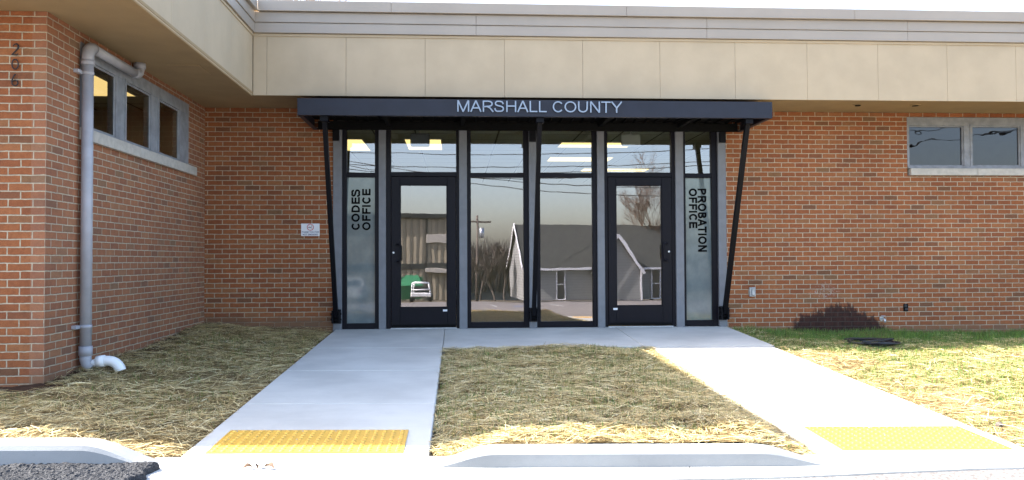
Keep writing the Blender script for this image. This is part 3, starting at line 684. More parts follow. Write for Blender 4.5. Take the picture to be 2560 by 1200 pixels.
def door(a, b, la, lb, ga, gb, hx, kx, sx, side):
    # jamb and transom are parts of the building, the leaf carries pane, handle, lock, sweep
    wf = thing('door_frame', ((a+b)/2, .04, 0), None, None, parent=B)
    m = MB(); y0, y1 = .016, .1
    m.box(a+.001, la-.004, y0, y1, .004, ZT, .003); m.box(lb+.004, b-.001, y0, y1, .004, ZT, .003)
    m.box(la-.004, lb+.004, y0+.002, y1, 2.142, 2.205, .003); m.box(la-.004, lb+.004, y0+.002, y1, 2.815, ZT, .003)
    m.build('frame', MT['bronze'], wf)
    e = .005
    MB().quad((la-e-.004, .060, 2.20), (lb+e+.004, .060, 2.20), (lb+e+.004, .060, 2.82), (la-e-.004, .060, 2.82)).build('pane', MT['glass'], wf)
    zb = float(W((a+b)/2, 0))
    MB().box(la-.01, lb+.01, -.012, .09, zb+.001, zb+.016, .003).build('threshold', MT['alum'], wf)
    d = thing('door', ((la+lb)/2, .03, .0), None, None, parent=B)
    m = MB(); y0, y1 = .006, .05
    m.box(la, ga, y0, y1, .022, 2.136, .003); m.box(gb, lb, y0, y1, .022, 2.136, .003); m.box(ga, gb, y0+.001, y1, .022, .298, .003); m.box(ga, gb, y0+.001, y1, 2.022, 2.136, .003)
    for q in ((ga-.001, ga+.012, .298, 2.022), (gb-.012, gb+.001, .298, 2.022), (ga, gb, .298, .309), (ga, gb, 2.011, 2.022)): m.box(q[0], q[1], y0+.006, y1-.004, q[2], q[3], .002)
    m.build('leaf', MT['bronze'], d)
    MB().quad((ga+.004, .034, .30), (gb-.004, .034, .30), (gb-.004, .034, 2.02), (ga+.004, .034, 2.02)).build('pane', MT['glass'], d)
    m = MB(); z0, z1 = .945, 1.185; h2 = hx+side*.055
    m.tube([(h2, .008, z0), (h2, -.045, z0), (h2, -.058, z0+.004)], .0105, 10)
    m.tube([(h2, .008, z1), (h2, -.045, z1), (h2, -.058, z1-.004)], .0105, 10)
    pts = [(h2, -.055, z0), (hx+side*.02, -.06, z0+.0), (hx, -.06, z0+.028), (hx, -.06, (z0+z1)/2), (hx, -.06, z1-.028), (hx+side*.02, -.06, z1), (h2, -.055, z1)]
    m.tube(pts, .0115, 10); m.build('handle', MT['bronze'], d)
    MB().tube([(kx, .007, 1.07), (kx, -.004, 1.07)], .014, 14).build('lock', MT['alum'], d)
    m = MB(); m.box(la+.012, lb-.012, -.002, .0055, .026, .062, .002)
    for k in range(5):
        xx = la+.06+(lb-la-.12)*k/4; m.tube([(xx, -.001, .044), (xx, -.004, .044)], .004, 6)
    m.build('sweep', MT['deck'], d)
    MB().box(sx-.030, sx+.030, .002, .0062, .243, .270).build('sticker', MT['white'], d)
    return wf, d
f1, d1 = door(-.997, .025, -.925, -.02, -.803, -.143, -.788, -.893, -.175, -1)
f2, d2 = door(2.09, 3.118, 2.147, 3.065, 2.258, 2.926, 2.93, 3.020, 2.240, 1)
d1['label'] = 'dark glazed door beside the CODES OFFICE sidelight'; d2['label'] = 'dark glazed door beside the PROBATION OFFICE sidelight'

# wing window (faces +X) and right window (faces -Y)
def old_window(axis, at, u0, u1, z0, z1, panes, gz, glass, sill, sill_joints, name='window', sashes=()):
    def bx(m, ua, ub, da, db, za, zb, b=.003):
        # d measured into the wall
        if axis == 0: m.box(ua, ub, at+da, at+db, za, zb, b)
        else: m.box(at-db, at-da, ua, ub, za, zb, b)
    c = ((u0+u1)/2, at, z0) if axis == 0 else (at, (u0+u1)/2, z0)
    wd = thing(name, c, None, None, parent=B); m = MB()
    bx(m, u0+.001, u1-.001, .0, .03, gz[1]+.02, z1-.0015); bx(m, u0+.001, u1-.001, -.012, .035, z0+.001, gz[0]-.02)
    ed = [u0+.001]+[q for p in panes for q in p]+[u1-.001]
    for a, b in zip(ed[0::2], ed[1::2]):
        bx(m, a+(.018 if a > u0+.01 else 0), b-(.018 if b < u1-.01 else 0), .002, .04, gz[0]-.02, gz[1]+.02)
    for i, (a, b) in enumerate(panes):
        dd = (.018 if axis == 0 else .002) if i not in sashes else .006
        for q in ((a-.020, a, gz[0]-.02, gz[1]+.02), (b, b+.020, gz[0]-.02, gz[1]+.02), (a, b, gz[0]-.02, gz[0]), (a, b, gz[1], gz[1]+.02)):
            bx(m, q[0], q[1], dd+.004, .075, q[2], q[3], .002)
        if i in sashes:
            for q in ((a-.05, a-.021, gz[0]-.045, gz[1]+.045), (b+.021, b+.045, gz[0]-.045, gz[1]+.045), (a-.02, b+.02, gz[0]-.045, gz[0]-.021), (a-.02, b+.02, gz[1]+.021, gz[1]+.045)): bx(m, q[0], q[1], -.008, .0015, q[2], q[3], .002)
    m.build('frame', MT['winframe'], wd)
    for i, (a, b) in enumerate(panes):
        g = (.045 if axis == 0 else .012) if i not in sashes else (.03 if axis == 0 else .014)
        if axis == 0: q = [(a, at+g, gz[0]), (b, at+g, gz[0]), (b, at+g, gz[1]), (a, at+g, gz[1])]
        else: q = [(at-g, a, gz[0]), (at-g, b, gz[0]), (at-g, b, gz[1]), (at-g, a, gz[1])]
        MB().quad(*q).build('pane', MT[glass], wd)
    m = MB(); ss_ = [sill[0], *sill_joints, sill[1]]
    for a, b in zip(ss_[:-1], ss_[1:]): bx(m, a+.0015, b-.0015, -.045, .10, sill[2], sill[3], .004)
    m.build('sill', MT['stone'], wd); return wd
ww = old_window(1, -3.48, -3.80, -.69, 2.205, 3.003, [(-3.66, -3.02), (-2.71, -2.05), (-1.75, -1.09)], (2.245, 2.84), 'glass_wing', (-3.80, -.485, 2.092, 2.203), (-2.45, -1.35), sashes=(0, 1, 2))
rw = old_window(0, 0, 6.572, 9.248, 2.272, 3.028, [(6.62, 7.42), (7.58, 8.285), (8.45, 9.17)], (2.325, 2.885), 'glass_old', (6.60, 9.3, 2.168, 2.27), (7.615, 8.7), sashes=(1,))
ww['label'] = 'three-pane window high on the side wall behind the drain pipe'; rw['label'] = 'window high in the wall at the right edge of the photo'
# brick fills under the sill recess edges
# ------------------------------------------------------------------ entrance canopy
C = thing('entrance_canopy', (1.05, 0, 2.78), 'flat dark steel canopy over the entrance with MARSHALL COUNTY lettering', 'canopy')
x0, x1, yf, z0, z1 = -1.995, 4.09, -1.20, 2.785, 2.998
m = MB(); tk = .012; fl = .06
m.box(x0, x1, yf, yf+tk, z0, z1, .002); m.box(x0, x1, yf+tk, yf+fl, z0, z0+.010); m.box(x0, x1, yf+tk, yf+fl, z1-.010, z1)
for xa, xb in ((x0, x0+tk), (x1-tk, x1)): m.box(xa, xb, yf+fl, -.004, z0+.0005, z1-.0005, .002)
m.box(x0+tk, x0+fl, yf+fl, -.004, z0+.001, z0+.010); m.box(x1-fl, x1-tk, yf+fl, -.004, z0+.001, z0+.010)
m.build('frame', MT['canopy'], C)
m = MB(); x = x0+.02
while x < x1-.16:   # ribbed deck pans
    m.box(x, x+.125, yf+.07, -.006, 2.93, 2.936); m.box(x+.125, x+.150, yf+.07, -.006, 2.905, 2.936); x += .15
m.build('deck', MT['deck'], C)
m = MB()
for xx in (-.95, .08, 2.03, 3.18): m.box(xx-.03, xx+.03, yf+.065, -.006, 2.84, 2.903, .002)
m.box(x0+.07, x1-.07, -.07, -.006, 2.787, 2.9, .002)
m.build('rafter', MT['deck'], C)
text('lettering', MT['letter'], C, 'MARSHALL COUNTY', 0.0, 2.104, 2.838, 2.980, yf-.012, .014, 0, .112)
for sx, xt, xb in ((-1, -1.675, -1.672), (0, 1.062, 1.064), (1, 3.800, 3.785)):
    s = thing('strut', (xt, -.5, .1), None, None, parent=C)
    MB().beam((xt, -1.10, 2.80), (xb, -.115, .19), .068, .058, (1, 0, 0)).build('tube', MT['strutpaint'], s)
    m = MB(); m.box(xb-.058, xb-.036, -.15, -.027, .10, .275, .004); m.box(xb+.036, xb+.058, -.15, -.027, .10, .275, .004); m.box(xb-.060, xb+.060, -.04, -.0265, .09, .285, .003)
    for zz in (.15, .225): m.tube([(xb-.075, -.105, zz), (xb+.075, -.105, zz)], .012, 6)
    m.build('bracket', MT['strutpaint'], s)
    m = MB(); m.box(xt-.05, xt+.05, -1.16, -1.02, 2.72, 2.784, .003); m.build('top_plate', MT['strutpaint'], s)
for a, b in ((-1.728, -1.64), (1.02, 1.11), (3.755, 3.845)):
    MB().box(a, b, -.075, -.026, 2.63, 2.784, .003).build('wall_bracket', MT['strutpaint'], C)

# ------------------------------------------------------------------ drain pipe, outlet, numbers, boxes, sign
def arc(c, r, a0, a1, n, fa):
    return [fa(c, r, a0+(a1-a0)*i/n) for i in range(n+1)]
D = thing('drain_pipe', (-3.405, -3.81, .05), 'grey painted drain pipe running down the brick wing wall', 'drain pipe')
px, r = -3.405, .050
m = MB(); m.tube([(px, -3.81, .17), (px, -3.81, 2.80)], r, 20)
m.build('pipe', MT['pipe'], D)
m = MB(); pts = [(px, -3.81, 2.79), (px, -3.81, 2.86), (px, -3.795, 2.915), (px, -3.755, 2.945), (px, -3.70, 2.955)]
m.tube(pts, r+.004, 20); m.tube([(px, -3.81, 2.775), (px, -3.81, 2.82)], r+.009, 20); m.build('elbow', MT['pipe'], D)
m = MB(); m.tube([(px, -3.70, 2.955), (px, -2.70, 2.955)], r-.004, 20); m.build('pipe', MT['pipe'], D)
m = MB(); m.tube([(px, -2.72, 2.955), (px, -2.63, 2.962), (px, -2.585, 2.985), (px, -2.565, 3.03), (px, -2.565, 3.085)], r, 20); m.tube([(px, -2.565, 3.035), (px, -2.565, 3.09)], r+.012, 20); m.build('elbow', MT['pipe'], D)
m = MB(); m.tube([(px, -3.81, .10), (px, -3.81, .185)], r+.009, 20); m.tube([(px, -3.81, .12), (px, -3.81, .06), (px+.01, -3.80, .015), (px+.05, -3.80, -.02)], [r+.002, r, r*.98, r*.9], 20); m.build('coupling', MT['pipe'], D)
for zz in (.365, 2.70):
    m = MB(); m.tube([(px, -3.81, zz-.016), (px, -3.81, zz+.016)], r+.004, 20); m.box(-3.479, px-.03, -3.935, -3.84, zz-.016, zz+.016, .002); m.build('strap', MT['pipe'], D)
# white plastic outlet bend
E_ = thing('pipe_elbow', (-3.19, -3.78, .0), 'white plastic pipe elbow poking out of the straw by the drain pipe', 'pipe fitting')
m = MB(); c = Vector((-3.215, -3.78, -.105)); R0 = .115
pts = [(-3.30, -3.78, .040), (-3.25, -3.78, .045)]+[(-3.215+R0*math.sin(a), -3.78, -.070+R0*math.cos(a)) for a in np.linspace(.05, 1.35, 9)]
m.tube(pts, .047, 20, caps=False); m.build('bend', MT['pvc'], E_)
m = MB(); m.tube([(-3.315, -3.78, .038), (-3.245, -3.78, .046)], .054, 20); m.build('collar', MT['pvc'], E_)
m = MB(); m.tube([(-3.36, -3.79, .02), (-3.31, -3.78, .036)], .035, 16); m.build('spigot', MT['pvc'], E_)

def digit(name, pts, rad, label):
    o = MB().tube([(a, -4.433, b) for a, b in pts], rad, 8).build(name, MT['numeral']); return tag(o, label, 'house number', 'house number digits on the brick corner')
cx = -3.732
digit('house_number', [(cx-.018, 2.785), (cx-.008, 2.803), (cx+.012, 2.807), (cx+.026, 2.792), (cx+.024, 2.772), (cx+.006, 2.748), (cx-.014, 2.728), (cx-.028, 2.713), (cx-.010, 2.716), (cx+.014, 2.712), (cx+.025, 2.724)], [.003, .005, .006, .0075, .0075, .006, .005, .006, .006, .005, .003], 'black metal numeral 2, topmost of three on the brick corner')
digit('house_number', [(cx+.026*math.cos(a), 2.633+.042*math.sin(a)) for a in np.linspace(1.57, 1.57+6.283, 20)], .0055, 'black metal numeral 0 between the 2 and the 6 on brick')
digit('house_number', [(cx+.006, 2.550), (cx-.006, 2.538), (cx-.018, 2.515), (cx-.026, 2.488), (cx-.022, 2.462), (cx-.004, 2.450), (cx+.016, 2.455), (cx+.026, 2.473), (cx+.018, 2.493), (cx-.002, 2.498), (cx-.020, 2.486)], .0055, 'black metal numeral 6, lowest of three on the brick corner')

S = thing('no_smoking_sign', (-2.04, 0, 1.306), 'small white no smoking sign with red symbol on the brick wall', 'sign')
MB().box(-2.167, -1.914, -.006, -.0005, 1.306, 1.479, .001).build('panel', MT['white'], S)
m = MB(); cxs, czs, rr = -2.040, 1.428, .043
m.tube([(cxs+rr*math.cos(a), -.0068, czs+rr*math.sin(a)) for a in np.linspace(0, 2*math.pi, 33)], .0042, 6, caps=False)
m.beam((cxs-rr*.7, -.0072, czs+rr*.7), (cxs+rr*.7, -.0072, czs-rr*.7), .002, .008, (0, 1, 0)); m.build('symbol', MT['red'], S)
m = MB(); m.box(cxs-.030, cxs+.016, -.0075, -.0061, czs-.008, czs-.001); m.tube([(cxs+.012, -.0068, czs+.004), (cxs+.02, -.0068, czs+.012), (cxs+.012, -.0068, czs+.02), (cxs+.022, -.0068, czs+.028)], .0016, 6); m.build('cigarette', MT['black'], S)
text('lettering', MT['navy'], S, 'THANK YOU FOR', -2.158, -1.923, 1.349, 1.371, -.0062, .0012, 0, .17)
text('lettering', MT['navy'], S, 'NOT SMOKING', -2.145, -1.936, 1.315, 1.338, -.0062, .0012, 0, .17)

J = thing('junction_box', (4.226, 0, .414), 'grey metal outlet box with a hooded cover on brick beside the canopy strut', 'electrical box')
MB().box(4.180, 4.272, -.028, -.001, .418, .552, .006).build('body', MT['galv'], J)
m = MB(); m.box(4.204, 4.254, -.050, -.0285, .432, .538, .010); m.build('cover', MT['galv'], J)
for q in (-.022, .022): MB().tube([(4.226, -.0285, .485+q*2.9), (4.226, -.032, .485+q*2.9)], .004, 8).build('screw', MT['alum'], J)
J = thing('wall_outlet', (6.505, 0, .188), 'small open electrical box in the brick above the coiled hose', 'electrical box')
m = MB(); m.box(6.472, 6.545, -.006, -.0005, .185, .295, .002); m.build('body', MT['deck'], J)
m = MB(); m.box(6.484, 6.522, -.016, -.0065, .245, .285, .003); m.box(6.492, 6.538, -.020, -.0065, .20, .236, .004); m.build('socket', MT['hose'], J)
F = thing('hose_bib', (6.14, -.02, .03), 'small silver outdoor tap low on the dark stained brick', 'tap')
m = MB(); m.tube([(6.14, -.001, .085), (6.14, -.075, .085), (6.14, -.10, .07), (6.14, -.105, .035)], [.013, .013, .014, .016], 12); m.tube([(6.14, -.001, .085), (6.14, -.008, .085)], .03, 14); m.build('body', MT['alum'], F)
m = MB(); m.tube([(6.14, -.055, .09), (6.14, -.055, .125)], .006, 8)
m.tube([(6.14+.026*math.cos(a), -.055+.026*math.sin(a), .125) for a in np.linspace(0, 6.283, 13)], .006, 6, caps=False); m.build('handle', MT['galv'], F)

# coiled hose
m = MB(); pts = []; hx, hy = 5.24, -1.42
for i in range(330):
    a = i/330*2*math.pi*7.4; k = i/330; rr = .355-.10*abs(math.sin(k*9.3))+.015*math.sin(a*.7)
    x_ = hx+rr*math.cos(a)*.98+.012*math.sin(a*2.3+k*7); y_ = hy+rr*math.sin(a)*.86+.012*math.cos(a*1.7)
    pts.append((x_, y_, float(L0(x_, y_))+.030+.026*(k*2.6 % 1.0)+.012*math.sin(a*1.3+k*11)))
for k in range(14): pts.append((hx+.34-.045*k, hy+.05-.026*k, float(L0(hx, hy))+.075+.004*math.sin(k)))
m.tube(pts, .0115, 7); o = m.build('garden_hose', MT['hose']); tag(o, 'black hose lying in a flat coil on the grass below the stained brick', 'hose')

# soffit lights, hatch
for x_, y_, rr, nm, lb in ((5.53, -.61, .062, 'soffit_light', 'small round soffit lamp nearest the canopy under the fascia'), (6.36, -.60, .07, 'soffit_light', 'flat round soffit lamp above the left end of the right window')):
    q = thing(nm, (x_, y_, 3.06), lb, 'ceiling lamp', 'round lamps in the soffit')
    m = MB(); m.tube([(x_, y_, 3.0915), (x_, y_, 3.078)], rr, 20); m.build('rim', MT['soffit'], q)
    m = MB(); m.tube([(x_, y_, 3.0775), (x_, y_, 3.066 if rr < .065 else 3.074)], rr*.62, 16); m.build('lens', MT['deck'], q)
m = MB(); m.box(-3.14, -2.80, -2.52, -2.08, 3.084, 3.0915, .002); o = m.build('soffit_hatch', MT['soffit'], B)

# ------------------------------------------------------------------ tactile mats
def tactile(x0, x1, y0, y1, lab):
    T = thing('tactile_mat', ((x0+x1)/2, (y0+y1)/2, float(W((x0+x1)/2, (y0+y1)/2))), lab, 'tactile paving', 'yellow tactile mats on the ramps')
    def zz(x, y): return float(W(x, y))
    m = MB(); h = .007
    c = [(x0, y0), (x1, y0), (x1, y1), (x0, y1)]
    m.poly([(x, y, zz(x, y)+h) for x, y in c])
    for k in range(4):
        a, b = c[k], c[(k+1) % 4]; m.quad((*a, zz(*a)-.002), (*b, zz(*b)-.002), (*b, zz(*b)+h), (*a, zz(*a)+h))
    m.build('plate', MT['yellow'], T)
    m = MB(); nx, ny = 20, 10
    for i in range(nx):
        for j in range(ny):
            cx_ = x0+(i+.62)*(x1-x0)/(nx+.24); cy_ = y0+(j+.62)*(y1-y0)/(ny+.24); z_ = zz(cx_, cy_)+h
            m.tube([(cx_, cy_, z_-.001), (cx_, cy_, z_+.004), (cx_, cy_, z_+.0065)], [.0155, .014, .009], 9, sm=False)
    m.build('domes', MT['yellow'], T)['kind'] = 'stuff'
    for i in range(6):
        for j in range(2):
            a = x0+.05+(x1-x0-.1)*i/5; b = y1-.035-j*.22; MB().tube([(a, b, zz(a, b)+h-.001), (a, b, zz(a, b)+h+.002)], .007, 8).build('bolt', MT['galv'], T)
    return T
tactile(-1.565, -.345, -6.378, -5.80, 'yellow tactile mat on the walkway toward the CODES OFFICE door, half in shade')
tactile(2.515, 3.685, -6.35, -5.745, 'yellow tactile mat on the sunlit right-hand walkway')

# ------------------------------------------------------------------ small litter
m0 = bpy.data.meshes
for k, (x_, y_, s_, rz, lab) in enumerate([(-1.22, -6.72, .05, .4, 'leftmost curled brown dead leaf on the white gutter'), (-1.165, -6.70, .045, 1.6, 'upright brown dead leaf between the two others in the gutter'), (-1.10, -6.715, .055, 2.7, 'largest tan dead leaf, on the right of the little cluster')]):
    m = MB(); z_ = float(G(x_, y_))+.012; n_ = 6; rows = []
    for i in range(n_+1):
        tt = i/n_; wdt = math.sin(math.pi*min(1, tt*.96+.04))*.38*s_; rows.append([(x_+math.cos(rz)*(tt-.5)*s_*1.3-math.sin(rz)*q*wdt, y_+math.sin(rz)*(tt-.5)*s_*1.3+math.cos(rz)*q*wdt, z_+abs(q)*wdt*.9+.25*s_*math.sin(tt*3.1)) for q in (-1, -.5, 0, .5, 1)])
    for i in range(n_):
        for j in range(4): m.quad(rows[i][j], rows[i][j+1], rows[i+1][j+1], rows[i+1][j], True)
    o = m.build('dead_leaf', MT['bark_red']); tag(o, lab, 'leaf', 'dead leaves on the gutter')
m = MB(); rr = random.Random(3)
def rock(m, c, s, seed):
    q = random.Random(seed); n1, n2 = 6, 9; rows = []
    for i in range(n1+1):
        th = math.pi*i/n1; rows.append([(c[0]+s*math.sin(th)*math.cos(2*math.pi*j/n2)*q.uniform(.8, 1.15), c[1]+s*.8*math.sin(th)*math.sin(2*math.pi*j/n2)*q.uniform(.8, 1.15), c[2]+s*.7*math.cos(th)*q.uniform(.85, 1.1)) for j in range(n2)])
    for i in range(n1):
        for j in range(n2): m.quad(rows[i+1][j], rows[i+1][(j+1) % n2], rows[i][(j+1) % n2], rows[i][j], True)
rock(m, (4.02, -5.72, float(L0(4.02, -5.72))+.03), .034, 5); tag(m.build('stone', MT['bark']), 'grey lump of stone lying in straw beside the right-hand mat', 'stone')

m = MB()
for k in range(260):
    x_ = rr.uniform(-1.5, 4.2); y_ = float(gedge(x_))+abs(rr.gauss(0, .03)) if k % 4 else rr.uniform(-6.9, -6.5); s_ = rr.uniform(.0015, .005) if k % 9 else .008
    if y_ > -6.72 and -.25 < x_ < 2.4: continue
    z_ = float(G(x_, y_))+.006; m.poly([(x_-s_, y_, z_), (x_, y_-s_, z_), (x_+s_, y_, z_), (x_, y_, z_+s_)]); m.poly([(x_, y_-s_, z_), (x_+s_, y_, z_), (x_, y_, z_+s_*1.2)]); m.poly([(x_-s_, y_, z_), (x_, y_-s_, z_), (x_, y_, z_+s_*1.2)])
tag(m.build('grit', MT['asph_new']), 'loose dark grit along the edge of the gutter', None, None, 'stuff')

# ------------------------------------------------------------------ inside the office: lamps, exit signs
def troffer(x0, x1, y0, y1, z, lab, mat='lamp'):
    q = thing('ceiling_light', ((x0+x1)/2, (y0+y1)/2, z), lab, 'ceiling lamp', 'lit lamps in the office ceilings')
    m = MB(); e = .02
    m.box(x0-e, x1+e, y0-e, y0, z-.008, z+.001); m.box(x0-e, x1+e, y1, y1+e, z-.008, z+.001); m.box(x0-e, x0, y0, y1, z-.008, z+.001); m.box(x1, x1+e, y0, y1, z-.008, z+.001); m.build('rim', MT['white'], q)
    MB().quad((x0, y0, z-.004), (x0, y1, z-.004), (x1, y1, z-.004), (x1, y0, z-.004)).build('diffuser', MT[mat], q)
ZC = 2.838
troffer(-2.05, -1.47, 1.20, 2.50, ZC, 'lit lamp seen through the glass above CODES OFFICE')
troffer(-.81, -.253, 1.17, 2.36, ZC, 'lit lamp seen above the door beside CODES OFFICE')
troffer(1.67, 2.83, 1.42, 1.98, ZC, 'yellow lit lamp nearest the glass above the right-hand door')
troffer(1.70, 2.86, 3.30, 3.92, ZC, 'lit lamp, middle of the three seen above the right-hand door')
troffer(2.60, 3.97, 5.15, 5.68, ZC, 'lit lamp farthest from the glass above the right-hand door')
troffer(-4.62, -3.98, -2.35, -1.15, 3.018, 'lit lamp seen through the high window in the wing', 'lamp_wing')
for xa, xb, za, zb, lab in ((-.675, -.395, 2.60, 2.795, 'dark back of an exit sign hanging above the left-hand door'), (2.405, 2.695, 2.62, 2.798, 'pale grey back of an exit sign hanging above the right-hand door')):
    q = thing('exit_sign', ((xa+xb)/2, .34, za), lab, 'exit sign', 'exit signs hung behind the glass')
    MB().box(xa, xb, .30, .345, za, zb, .018).build('body', MT['inwall'] if xa > 0 else MT['post'], q)
    MB().tube([((xa+xb)/2, .32, zb), ((xa+xb)/2, .32, 2.838)], .012, 8).build('stem', MT['inwall'], q)

# ------------------------------------------------------------------ trees
def bare_tree(name, base_, h, spread, depth, seed, lab, mat, trunk_r=.12, group=None, lean=0, nb=3, up=.5, first=.28, tw=.006):
    q = random.Random(seed); T = thing(name, base_, lab, 'tree', group); tr = MB(); cr = MB()
    def br(p, d, ln, r, lv):
        n = 4; pts = [p]; rs = [r]
        for i in range(n):
            d = (d+Vector((q.gauss(0, .10), q.gauss(0, .10), q.gauss(0, .05)+.04*up))).normalized(); p = p+d*ln/n; pts.append(p); rs.append(max(tw, r*(1-.45*(i+1)/n)))
        (tr if lv == 0 else cr).tube(pts, rs, 5 if lv < 2 else 3, caps=False)
        if lv >= depth: return
        for i in range(nb+(1 if lv == 0 else 0)+(1 if lv > 1 else 0)):
            k = q.randint(1 if lv else 2, n); a = q.uniform(0, 6.283); s = q.uniform(.35, .95)*spread
            nd = (d+Vector((math.cos(a)*s, math.sin(a)*s, q.uniform(-.1, .5)*up))).normalized()
            br(pts[k], nd, ln*q.uniform(.55, .8), rs[k]*.62, lv+1)
    br(Vector(base_), Vector((lean, 0, 1)).normalized(), h*first*1.4, trunk_r, 0)
    tr.build('trunk', MT[mat], T, loc=base_); cr.build('crown', MT[mat], T, loc=base_); return T
bare_tree('bare_tree', (-5.75, 18, -.4), 19.5, .85, 5, 11, 'bare leafless tree rising behind the roof of the building', 'bark_red', .34, nb=4, tw=.022)
def gz(y): return float(max(P0(np.float64(0), np.float64(y)), -2.75))
# things across the parking lot (seen mirrored in the glass)
bare_tree('bare_tree', (14.6, -50, gz(-50)), 10.0, .75, 5, 21, 'russet budding tree mirrored in the glass of the right-hand door', 'bark_red', .16, 'bare trees across the parking lot', nb=4)
bare_tree('bare_tree', (2.75, -50, gz(-50)), 7.4, .75, 5, 5, 'bare bushy tree mirrored left of the white gable', 'bark', .09, 'bare trees across the parking lot', nb=5, up=1.0, first=.15, tw=.016)
bare_tree('bare_tree', (1.9, -57, gz(-57)), 8.4, .75, 5, 8, 'bare tree mirrored beside the utility pole', 'bark', .10, 'bare trees across the parking lot', nb=5, up=1.0, first=.15, tw=.016)
bare_tree('bare_tree', (4.2, -62, gz(-62)), 9.0, .75, 5, 9, 'bare tree mirrored behind the white gable', 'bark', .10, 'bare trees across the parking lot', nb=5, up=1.0, first=.15, tw=.016)
# far bare thicket on the horizon
m = MB(); q_ = random.Random(2)
for k in range(5200):
    x_ = q_.uniform(-60, 70); y_ = q_.uniform(-98, -84); h_ = q_.uniform(2.5, 5.0)+1.6*math.sin(x_*.21)+.9*math.sin(x_*.57); a = Vector((x_, y_, -2.8)); b = a+Vector((q_.gauss(0, .5), q_.gauss(0, .5), h_*.55)); c_ = b+Vector((q_.gauss(0, .7), q_.gauss(0, .7), h_*.45))
    m.tube([a, b, c_], [.09, .06, .02], 3, caps=False)
    m.tube([b, b+Vector((q_.gauss(0, .9), q_.gauss(0, .9), h_*.35))], [.05, .015], 3, caps=False)
tag(m.build('far_thicket', MT['bark']), 'brown bare thicket along the far edge of the lot', None, None, 'stuff')
bare_tree('bare_tree', (24, -48, gz(-48)), 11, .7, 5, 31, 'bare tree far right across the parking lot', 'bark', .16, 'bare trees across the parking lot', nb=4)

MT['siding'] = None
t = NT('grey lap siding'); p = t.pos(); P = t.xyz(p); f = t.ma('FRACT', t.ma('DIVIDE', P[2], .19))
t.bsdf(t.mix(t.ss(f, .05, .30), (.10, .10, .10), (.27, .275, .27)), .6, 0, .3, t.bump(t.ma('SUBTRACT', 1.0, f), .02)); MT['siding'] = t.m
MT['shingle'] = paint('dark roof shingle', (.036, .039, .038), .9, var=.25, scale=5)
MT['shedmetal'] = None
t = NT('tan ribbed metal'); p = t.pos(); P = t.xyz(p); f = t.ma('PINGPONG', t.ma('DIVIDE', P[0], .30), 1.0)
t.bsdf(t.mix(t.ss(f, .05, .25), (.13, .11, .08), (.30, .26, .19)), .5, 0, .4, t.bump(f, .05)); MT['shedmetal'] = t.m
MT['green'] = paint('green dumpster paint', (.03, .17, .075), .5, var=.15)
MT['carwhite'] = paint('white car paint', (.78, .78, .78), .25, 0, .6, .02)
MT['carglass'] = paint('dark car glass', (.02, .025, .03), .08, 0, .8, .0)
MT['tyre'] = paint('tyre rubber', (.02, .02, .02), .8)

# grey house, slightly turned
ang = R(-3.6)
def Rz(x, y, o): c_, s_ = math.cos(ang), math.sin(ang); return (o[0]+x*c_-y*s_, o[1]+x*s_+y*c_)
hb = gz(-45)+.05; H = thing('grey_house', (4.65, -45, hb), 'grey clapboard house with dark shingle roof, mirrored in the middle panes', 'house')
O_ = (4.65, -45)
def hp(x, y, z): a = Rz(x, y, O_); return (a[0], a[1], hb+z)
Lh, Dh, Eh, Rh = 11.5, -8.0, 2.45, 5.35
m = MB(); m.quad(hp(0, 0, 0), hp(Lh, 0, 0), hp(Lh, 0, Eh), hp(0, 0, Eh)); m.quad(hp(0, Dh, 0), hp(0, Dh, Eh), hp(Lh, Dh, Eh), hp(Lh, Dh, 0))
for xx in (0, Lh): m.poly([hp(xx, 0, 0), hp(xx, 0, Eh), hp(xx, Dh/2, Rh-.12), hp(xx, Dh, Eh), hp(xx, Dh, 0)])
m.poly([hp(4.7, 1.4, 0), hp(7.7, 1.4, 0), hp(7.7, 1.4, Eh-.4), hp(6.2, 1.4, Eh+1.9), hp(4.7, 1.4, Eh-.4)]); m.quad(hp(4.7, 0, 0), hp(4.7, 1.4, 0), hp(4.7, 1.4, Eh-.4), hp(4.7, 0, Eh-.4)); m.quad(hp(7.7, 0, 0), hp(7.7, 0, Eh-.4), hp(7.7, 1.4, Eh-.4), hp(7.7, 1.4, 0))
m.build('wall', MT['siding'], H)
m = MB(); ov = .3; sl_ = (Rh-Eh)/(-Dh/2); tkr = .12
for (ya, yb, za, zb) in ((ov, Dh/2, Eh-sl_*ov, Rh), (Dh-ov, Dh/2, Eh-sl_*ov, Rh)):
    a, b, c_, d_ = hp(-.2, ya, za), hp(Lh+.2, ya, za), hp(Lh+.2, yb, zb), hp(-.2, yb, zb); dn = Vector((0, 0, -tkr))
    m.quad(a, b, c_, d_); m.quad(*(tuple(Vector(k)+dn) for k in (d_, c_, b, a))); m.quad(a, tuple(Vector(a)+dn), tuple(Vector(b)+dn), b)
    m.quad(a, d_, tuple(Vector(d_)+dn), tuple(Vector(a)+dn)); m.quad(b, tuple(Vector(b)+dn), tuple(Vector(c_)+dn), c_)
for sgn in (-1, 1):
    m.quad(hp(6.2, 1.6, Eh+2.05), hp(6.2+sgn*1.75, 1.6, Eh-.6), hp(6.2+sgn*1.75, -2.5, Eh-.6), hp(6.2, -2.5, Eh+2.05))
m.build('roof', MT['shingle'], H)
m = MB(); m.beam(hp(-.2, .32, Eh-.28), hp(4.55, .32, Eh-.28), .05, .16); m.beam(hp(7.9, .32, Eh-.28), hp(Lh+.2, .32, Eh-.28), .05, .16)
